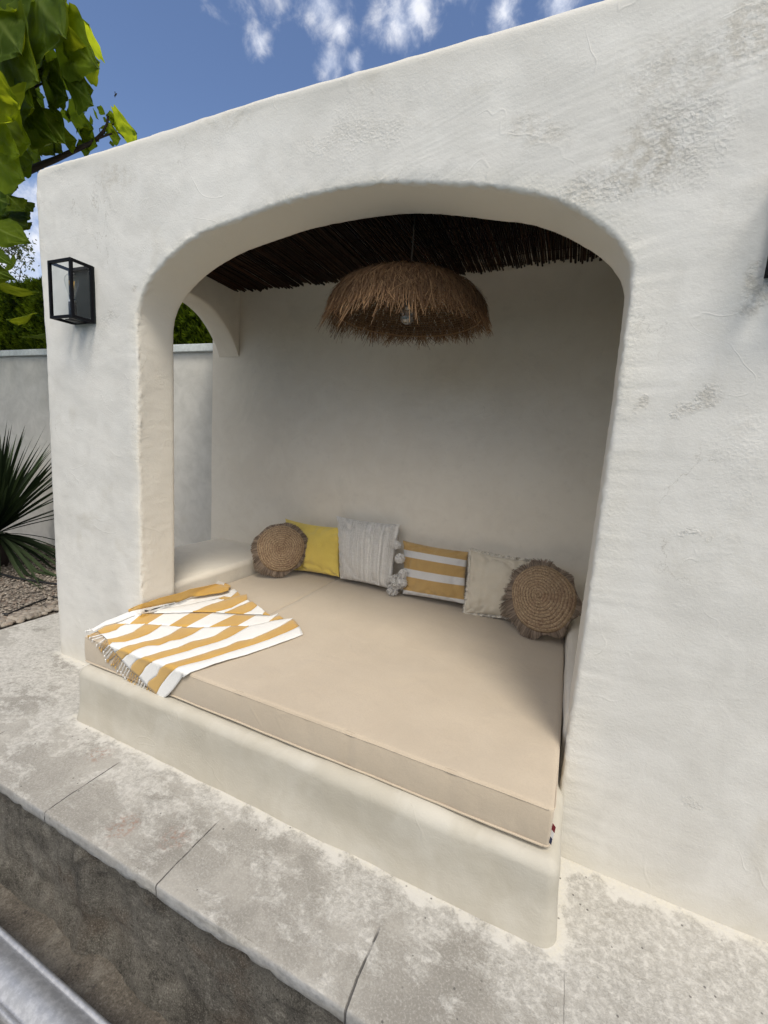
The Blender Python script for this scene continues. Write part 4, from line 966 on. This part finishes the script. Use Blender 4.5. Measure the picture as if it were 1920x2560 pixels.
branch([(360, 1030), (480, 960), (560, 940)], [.75]*3, [.009, .005]); branch([(370, 980), (300, 880)], [.75]*2, [.004, .003]); branch([(1010, 1490), (1050, 1600)], [.9]*2, [.003, .003]); branch([(1145, 1480), (1160, 1570)], [.9]*2, [.003, .003])
branch([(440, 1830), (510, 1890)], [.9]*2, [.004, .004]); branch([(-900, 1000), (-200, 500), (300, 250), (700, 100)], [.5, .6, .7, .7], [.03, .008])
tb.tube([(-5.6, .2, -.02), (-5.55, .22, 1.2), (-5.4, .3, 2.2), (-5.0, .4, 2.9)], [.13, .11, .09, .06], 12)
tb.tube([(-5.4, .3, 2.2), at(C_(-900, 2500), 1, .6)], [.06, .04], 8); tb.tube([(-5.0, .4, 2.9), at(C_(-900, 1900), 1, .4)], [.05, .035], 8); tb.tube([(-5.0, .4, 2.9), at(C_(-900, 1000), 1, .5)], [.05, .03], 8)
tb.build('trunk', M_TWIG, tr)
lm = MB(); tn = []; vn = []; r4 = random.Random(11)
def leaf(base, tip, wr_, side=None, tone=.2, fold=.25, droop=.12, lobes=.0):
    """heart-shaped leaf between two 3D points; side = direction of the blade's half width"""
    base, tip = Vector(base), Vector(tip); ax = tip-base; L = ax.length; ax.normalize()
    s = Vector(side); s = (s-ax*s.dot(ax)).normalized(); nn_ = ax.cross(s).normalized(); W_2 = L*wr_/2
    NU, NV = 40, 10; G = []; sd0 = r4.random()*50
    for i in range(NU+1):
        u = i/NU; row = []
        if u < .30: wv = math.sin(math.pi/2*min(1, u/.30))**.55
        else: q = (u-.30)/.70; wv = math.cos(q*math.pi/2)**1.25
        wv += lobes*math.exp(-((u-.42)/.05)**2)
        wv = max(0, wv*(1+.03*math.sin(u*26+sd0)+.05*fbm((u*3+sd0, 1, 0), 2, 2)))
        back = -.13*L*(1-u)*math.exp(-u*7)
        for j in range(-NV, NV+1):
            v = j/NV; hw = W_2*wv*abs(v)
            y = hw*(1 if v > 0 else -1)
            p = base + ax*(u*L + back*math.sin(math.pi*abs(v))**1) + s*y*math.cos(fold*.9) + nn_*(hw*math.sin(fold) - droop*L*u*u + (.035*L)*fbm((u*2+sd0, v*2, 0), 1.2, 3) + .009*L*math.sin(u*14-abs(v)*6)*abs(v) - .07*L*(abs(v)*wv)**2*min(1, u*3)*(1-u*.5))
            row.append(p); tn.append(min(1, max(0, tone+.04*fbm((u+sd0, v, 0), 3, 2))))
            vv = abs(v); mid_ = math.exp(-(vv*W_2*wv/.004)**2); lat = max(0, 1-abs(((u*6-vv*1.6) % 1.0)-.5)/.07)
            vn.append(min(1, max(mid_, .7*lat)))
        G.append(row)
    lm.grid(G)
LEAVES = [  # base, tip (photo zoom units), width ratio, blade roll degrees, tone, depth base, depth tip, fold
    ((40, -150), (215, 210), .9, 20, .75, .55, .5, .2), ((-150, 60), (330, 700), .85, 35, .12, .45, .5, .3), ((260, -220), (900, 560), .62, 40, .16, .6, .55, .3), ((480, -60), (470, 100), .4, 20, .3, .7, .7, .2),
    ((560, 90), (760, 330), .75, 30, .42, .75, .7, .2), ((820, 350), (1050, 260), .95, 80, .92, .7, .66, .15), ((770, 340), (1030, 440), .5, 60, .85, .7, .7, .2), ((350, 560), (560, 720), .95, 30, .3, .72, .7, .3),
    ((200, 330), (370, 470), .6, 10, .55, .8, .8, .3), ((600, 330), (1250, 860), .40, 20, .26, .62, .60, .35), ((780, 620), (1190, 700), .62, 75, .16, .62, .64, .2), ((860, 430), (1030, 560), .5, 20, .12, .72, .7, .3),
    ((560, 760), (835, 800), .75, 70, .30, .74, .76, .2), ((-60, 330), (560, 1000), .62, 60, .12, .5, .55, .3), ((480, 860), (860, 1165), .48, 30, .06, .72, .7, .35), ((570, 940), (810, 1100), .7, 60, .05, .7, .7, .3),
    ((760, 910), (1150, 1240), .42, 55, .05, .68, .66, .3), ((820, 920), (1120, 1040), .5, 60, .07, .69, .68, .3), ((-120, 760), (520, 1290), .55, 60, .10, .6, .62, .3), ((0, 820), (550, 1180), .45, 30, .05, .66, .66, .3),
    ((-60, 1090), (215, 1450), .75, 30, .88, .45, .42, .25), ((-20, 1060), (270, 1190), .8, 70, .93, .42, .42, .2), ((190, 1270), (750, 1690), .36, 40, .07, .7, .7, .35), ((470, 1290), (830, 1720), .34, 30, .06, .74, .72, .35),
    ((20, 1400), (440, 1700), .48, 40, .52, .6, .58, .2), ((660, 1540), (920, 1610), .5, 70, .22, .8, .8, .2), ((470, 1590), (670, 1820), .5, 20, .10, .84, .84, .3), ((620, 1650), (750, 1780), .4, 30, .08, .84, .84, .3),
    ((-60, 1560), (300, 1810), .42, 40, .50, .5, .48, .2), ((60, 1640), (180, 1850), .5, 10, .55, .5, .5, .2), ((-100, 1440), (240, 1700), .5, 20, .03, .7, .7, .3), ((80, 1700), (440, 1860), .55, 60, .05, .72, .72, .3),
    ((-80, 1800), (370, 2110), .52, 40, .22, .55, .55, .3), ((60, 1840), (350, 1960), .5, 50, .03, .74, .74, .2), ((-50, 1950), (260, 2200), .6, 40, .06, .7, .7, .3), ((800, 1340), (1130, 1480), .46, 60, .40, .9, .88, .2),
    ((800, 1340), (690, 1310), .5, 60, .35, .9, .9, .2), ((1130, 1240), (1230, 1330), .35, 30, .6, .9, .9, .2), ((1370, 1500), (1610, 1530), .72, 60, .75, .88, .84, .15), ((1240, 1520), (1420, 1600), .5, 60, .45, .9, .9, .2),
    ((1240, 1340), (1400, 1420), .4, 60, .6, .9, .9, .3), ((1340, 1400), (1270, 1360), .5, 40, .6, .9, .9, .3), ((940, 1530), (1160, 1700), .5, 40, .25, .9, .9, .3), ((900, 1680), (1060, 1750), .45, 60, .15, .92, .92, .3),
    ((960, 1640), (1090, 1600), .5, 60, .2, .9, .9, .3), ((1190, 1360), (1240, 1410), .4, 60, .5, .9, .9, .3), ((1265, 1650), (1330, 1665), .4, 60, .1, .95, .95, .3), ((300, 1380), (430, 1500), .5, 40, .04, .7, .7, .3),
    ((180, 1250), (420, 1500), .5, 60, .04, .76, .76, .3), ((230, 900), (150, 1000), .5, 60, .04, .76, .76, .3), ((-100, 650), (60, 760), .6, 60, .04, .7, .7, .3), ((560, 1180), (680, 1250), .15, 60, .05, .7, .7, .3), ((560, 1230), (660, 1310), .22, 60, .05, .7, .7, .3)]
for b_, t_, wr_, roll, tone, yb, yt, fo in LEAVES:
    B0, T0 = at(C_(*b_), 1, yb), at(C_(*t_), 1, yt); ax = (T0-B0).normalized(); view = (CO-B0).normalized(); s0 = ax.cross(view).normalized()
    a = R(roll*.5); s_ = s0*math.cos(a)+Vector((0, 0, 1)).cross(ax).normalized()*math.sin(a)*.8; leaf(B0, T0, wr_*1.3, s_, min(1, tone+(.16 if r4.random() < .4 else 0)), fo*.6, .09, .14)
for k in range(46):     # second layer behind the outer leaves
    bx, by = r4.uniform(-250, 620), r4.uniform(-150, 1900)
    if bx > 420 and by > 1250: continue
    B0 = at(C_(bx, by), 1, r4.uniform(.85, 1.2)); ln = r4.uniform(.16, .30); dd = Vector((r4.uniform(.3, 1), r4.uniform(-.3, .3), r4.uniform(-1.1, -.3))).normalized(); T0 = B0+dd*ln
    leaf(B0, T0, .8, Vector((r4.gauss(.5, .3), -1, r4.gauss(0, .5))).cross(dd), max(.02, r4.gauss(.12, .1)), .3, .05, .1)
for k in range(26):     # young leaves and leaf stalks on the tip of the overhanging branch
    bx, by = r4.uniform(860, 1420), r4.uniform(1290, 1640)
    B0 = at(C_(bx, by), 1, .92); dd = Vector((r4.gauss(.4, .6), r4.gauss(0, .3), r4.gauss(-.1, .6))).normalized()
    leaf(B0, B0+dd*r4.uniform(.035, .075), .6, dd.cross(Vector((r4.gauss(0, 1), 1, r4.gauss(0, 1)))), r4.uniform(.2, .75), .3, .05)
# lower leaves against the hedge and sky (zoom of the left edge)
D_ = lambda x, y: (x/5.53, 500+y/5.53)
for b_, t_, wr_, roll, tone, yb, yt in [((-200, 320), (500, 660), .42, 55, .20, .5, .6), ((60, 200), (440, 430), .5, 50, .05, .8, .8), ((-250, 620), (260, 980), .30, 50, .05, .4, .5), ((-250, 900), (290, 1150), .26, 40, .05, .4, .5),
                                        ((130, -40), (380, 200), .5, 30, .22, .7, .7), ((300, 20), (490, 200), .5, 40, .05, .8, .8), ((-100, -50), (200, 100), .6, 30, .05, .7, .7), ((0, 230), (230, 330), .6, 60, .03, .8, .8), ((200, 150), (470, 300), .45, 60, .03, .84, .84), ((280, 310), (440, 430), .6, 60, .03, .84, .84), ((-60, 100), (120, 260), .7, 60, .03, .8, .8)]:
    B0, T0 = at(D_(*b_), 1, yb), at(D_(*t_), 1, yt); ax = (T0-B0).normalized(); view = (CO-B0).normalized(); s0 = ax.cross(view).normalized(); a = R(roll*.6)
    leaf(B0, T0, wr_*1.2, s0*math.cos(a)+view*math.sin(a), tone, .3, .1, .1)
for k in range(150):   # rest of the crown outside the frame and deeper in
    c = Vector((r4.uniform(-7.6, -4.9), r4.uniform(-.9, 1.3), r4.uniform(2.2, 5.2)))
    d = Vector((r4.gauss(0, 1), r4.gauss(0, 1), r4.gauss(-.7, .4))).normalized(); leaf(c, c+d*r4.uniform(.2, .36), .95, d.cross(Vector((r4.gauss(0, .4), r4.gauss(0, .4), 1))), min(.6, max(.03, r4.gauss(.15, .15))), .3, .1, .12)
mk('crown', lm.v, lm.f, M_CAT, tr, attr={'tone': tn, 'vein': vn})

# ------------------------------------------------------------------ spiky plant, shrub, hoses, pebbles, insect
M_YUC = leafmat('yucca_leaf', (.010, .018, .009), (.075, .105, .052), .15, (.1, .16, .05))
yc_ = at((-12, 1335), 1, .72); yu = empty('yucca', (yc_.x, yc_.y, 0), 'dark spiky-leaved yucca growing in the gravel bed before the garden wall', 'plant')
lm = MB(); tn = []; r5 = random.Random(21)
for k in range(230):
    az = r5.uniform(0, 2*math.pi); el = R(r5.choice([r5.uniform(-25, 20), r5.uniform(15, 60), r5.uniform(35, 85), r5.uniform(35, 80)])); L = r5.uniform(.85, 1.22)*(1.10 if el > R(35) else 1)
    d = Vector((math.cos(az)*math.cos(el), math.sin(az)*math.cos(el)*.75, math.sin(el))); sag = r5.uniform(.03, .16)+(.25 if el < R(10) else 0); pts = []
    s_ = d.cross(Vector((0, 0, 1))); s_ = (s_.normalized() if s_.length > .1 else Vector((1, 0, 0))); s_ = (s_+Vector((0, 0, r5.uniform(-.5, .5)))).normalized(); nv_ = s_.cross(d)
    b = len(lm.v); vs = []
    for i in range(10):
        u = i/9; c = yc_+Vector((0, 0, 0))+d*L*u+Vector((0, 0, -sag*L*u*u)); ww = .021*(min(1, .45+u*2.2))*(1-u**2.2)+.0006
        if c.y > 1.39: c.y = 1.39
        c.z = max(c.z, .012)
        vs += [c-s_*ww+nv_*ww*.35, c, c+s_*ww+nv_*ww*.35]
    fs = []
    for i in range(9):
        for q in (0, 1): fs.append((i*3+q, i*3+q+1, i*3+q+4, i*3+q+3))
    lm.add(vs, fs); t = max(0, r5.gauss(.22, .2)) + (.45 if el < 0 and r5.random() < .3 else 0); tn += [min(1, t)]*(len(lm.v)-b)
mk('leaves', lm.v, lm.f, M_YUC, yu, attr={'tone': tn})
mb = MB(); mb.tube([(yc_.x, yc_.y, -.02), (yc_.x+.01, yc_.y, .15), yc_], [.09, .075, .05], 12); mb.build('trunk', M_TWIG, yu)
sh = empty('shrub', at((-18, 1170), 1, 1.2), 'small dark twiggy shrub peeping in at the left edge above the yucca', 'plant')
lm = MB(); tn = []; s0 = Vector(sh.location); sh.location = (s0.x, s0.y, 0); tb = MB(); tb.tube([(s0.x-.1, s0.y, 0), (s0.x-.05, s0.y, .6), s0], [.012, .01, .006], 6)
for k in range(60):
    d = Vector((r5.gauss(.3, .8), r5.gauss(0, .25), r5.gauss(.2, .6))).normalized(); L = r5.uniform(.08, .30); e_ = s0+Vector((-.05, 0, -.05))+d*L; e_.y = min(e_.y, 1.40); tb.tube([s0+Vector((-.05, 0, -.05)), e_], .002, 4)
    for _ in range(5):
        c = s0.lerp(e_, r5.uniform(.5, 1)); a = Vector((r5.gauss(0, 1), r5.gauss(0, .4), r5.gauss(0, 1))).normalized(); q = a.cross(Vector((0, 1, .2))).normalized(); lm.add([c-a*.02, c+q*.007, c+a*.02, c-q*.007], [(0, 1, 2, 3)]); tn += [r5.random()*.4]*4
tb.build('stem', M_TWIG, sh); mk('leaves', lm.v, lm.f, M_YUC, sh, smooth=False, attr={'tone': tn})
M_HOSE = flat('black_rubber', (.008, .008, .009), .5)
mb = MB(); mb.tube(smoothline([at(p, 2, .012) for p in ((-200, 1395), (0, 1434), (40, 1446), (85, 1452), (140, 1461))] + [Vector((-2.9, 1.0, .012))], 2), .011, 8); o = mb.build('garden_hose', M_HOSE); tag(o, 'thick black hose lying across the gravel under the yucca', 'hose', 'black hoses on the gravel')
mb = MB(); mb.tube(smoothline([at(p, 2, .012) for p in ((14, 1537), (30, 1531), (70, 1514), (105, 1500), (142, 1489))] + [Vector((-2.95, .75, .012))], 2), .0065, 8)
q = at((16, 1536), 2, .014); mb.tube([q+Vector((-.02, -.012, 0)), q+Vector((.02, .006, 0))], .011, 8); o = mb.build('garden_hose', M_HOSE); tag(o, 'thin black irrigation pipe ending beside the cobbles', 'hose', 'black hoses on the gravel')
def m_pebble():
    mt, g = new('river_cobble'); tn_ = g.n('ShaderNodeAttribute', {'attribute_name': 'tone'}).outputs['Fac']; P = pos(g)
    c = g.mix(tn_, (.13, .11, .095), (.42, .38, .32)); c = g.mix(g.ramp(g.noise(P, 40, 5, .6), .45, .65, 0, .5), c, (.24, .17, .12)); return out(mt, g, c, .8, g.math('MULTIPLY', g.noise(P, 90, 3, .6), .001))
M_PEB = m_pebble(); mb = MB(); tn = []; r6 = random.Random(9)
def pebble(c, s, t):
    vs = []; fs = []; NA, NB = 9, 6; ro = Matrix.Rotation(r6.uniform(0, 6.28), 3, 'Z'); sx, sy, sz = s*r6.uniform(.8, 1.3), s*r6.uniform(.65, 1), s*r6.uniform(.4, .65)
    for i in range(NB+1):
        for j in range(NA):
            a = math.pi*i/NB; b2 = 2*math.pi*j/NA; p = Vector((math.sin(a)*math.cos(b2)*sx, math.sin(a)*math.sin(b2)*sy, math.cos(a)*sz)); vs.append(Vector(c)+ro@(p*(1+.12*fbm(Vector(c)*5+p, 20, 2))))
    for i in range(NB):
        for j in range(NA): fs.append((i*NA+j, (i+1)*NA+j, (i+1)*NA+(j+1) % NA, i*NA+(j+1) % NA))
    b = len(mb.v); mb.add(vs, fs); tn.extend([t]*(len(mb.v)-b))
for k in range(900):
    y = r6.uniform(-1.2, 1.35); dxx = abs(r6.gauss(0, .10)); x = -3.385-dxx; s = r6.uniform(.018, .036)*(1 if dxx < .15 else .6); pebble((x-s*.6, y, .004+.012*r6.random()), s, min(1, max(0, r6.gauss(.5, .25))))
for k in range(9000):
    y = r6.uniform(-1.0, 1.4); x = r6.uniform(-5.4, -3.42); pebble((x, y, .002), r6.uniform(.006, .013), min(1, max(0, r6.gauss(.35, .25))))
o = mk('pebbles', mb.v, mb.f, M_PEB, attr={'tone': tn}); tag(o, 'rounded cobbles and small gravel beside the terrace slabs', kind='stuff')
q = at((289, 237), 1, -.4); ins = empty('flying_insect', q, 'tiny dark insect hovering in the sky left of the parapet', 'insect')
mb = MB(); mb.tube([q+Vector((-.006, 0, -.003)), q, q+Vector((.006, 0, .003))], [.0012, .0025, .0012], 6); mb.build('body', M_HOSE, ins)
for s_ in (-1, 1):
    mb = MB(); mb.add([q, q+Vector((.002, -.002, .008*s_)), q+Vector((-.004, -.001, .010*s_)), q+Vector((-.005, .001, .004*s_))], [(0, 1, 2, 3)]); mb.build('wing', M_HOSE, ins, smooth=False)

# unseen hedge added behind the viewer to block light near the horizon
bk = empty('conifer_hedge', (0, -13, 0), 'unseen long hedge added opposite the alcove to block low light', 'hedge')
mb = MB(); mb.grid([[Vector((-22+44*i/160, -12.5+.25*fbm((i*.4, j*.3, 0), 1, 3), -.02+3.3*j/24+(.15*fbm((i*.3, 5, 0), 1, 3) if j == 24 else 0))) for i in range(161)] for j in range(25)])
mb.grid([[Vector((-22+44*i/160, -12.5-1.5*j/4, 3.28+.15*fbm((i*.3, 5, 0), 1, 3))) for i in range(161)] for j in range(5)])
mb.build('foliage', flat('light_block_green', (.03, .06, .015), .9), bk)
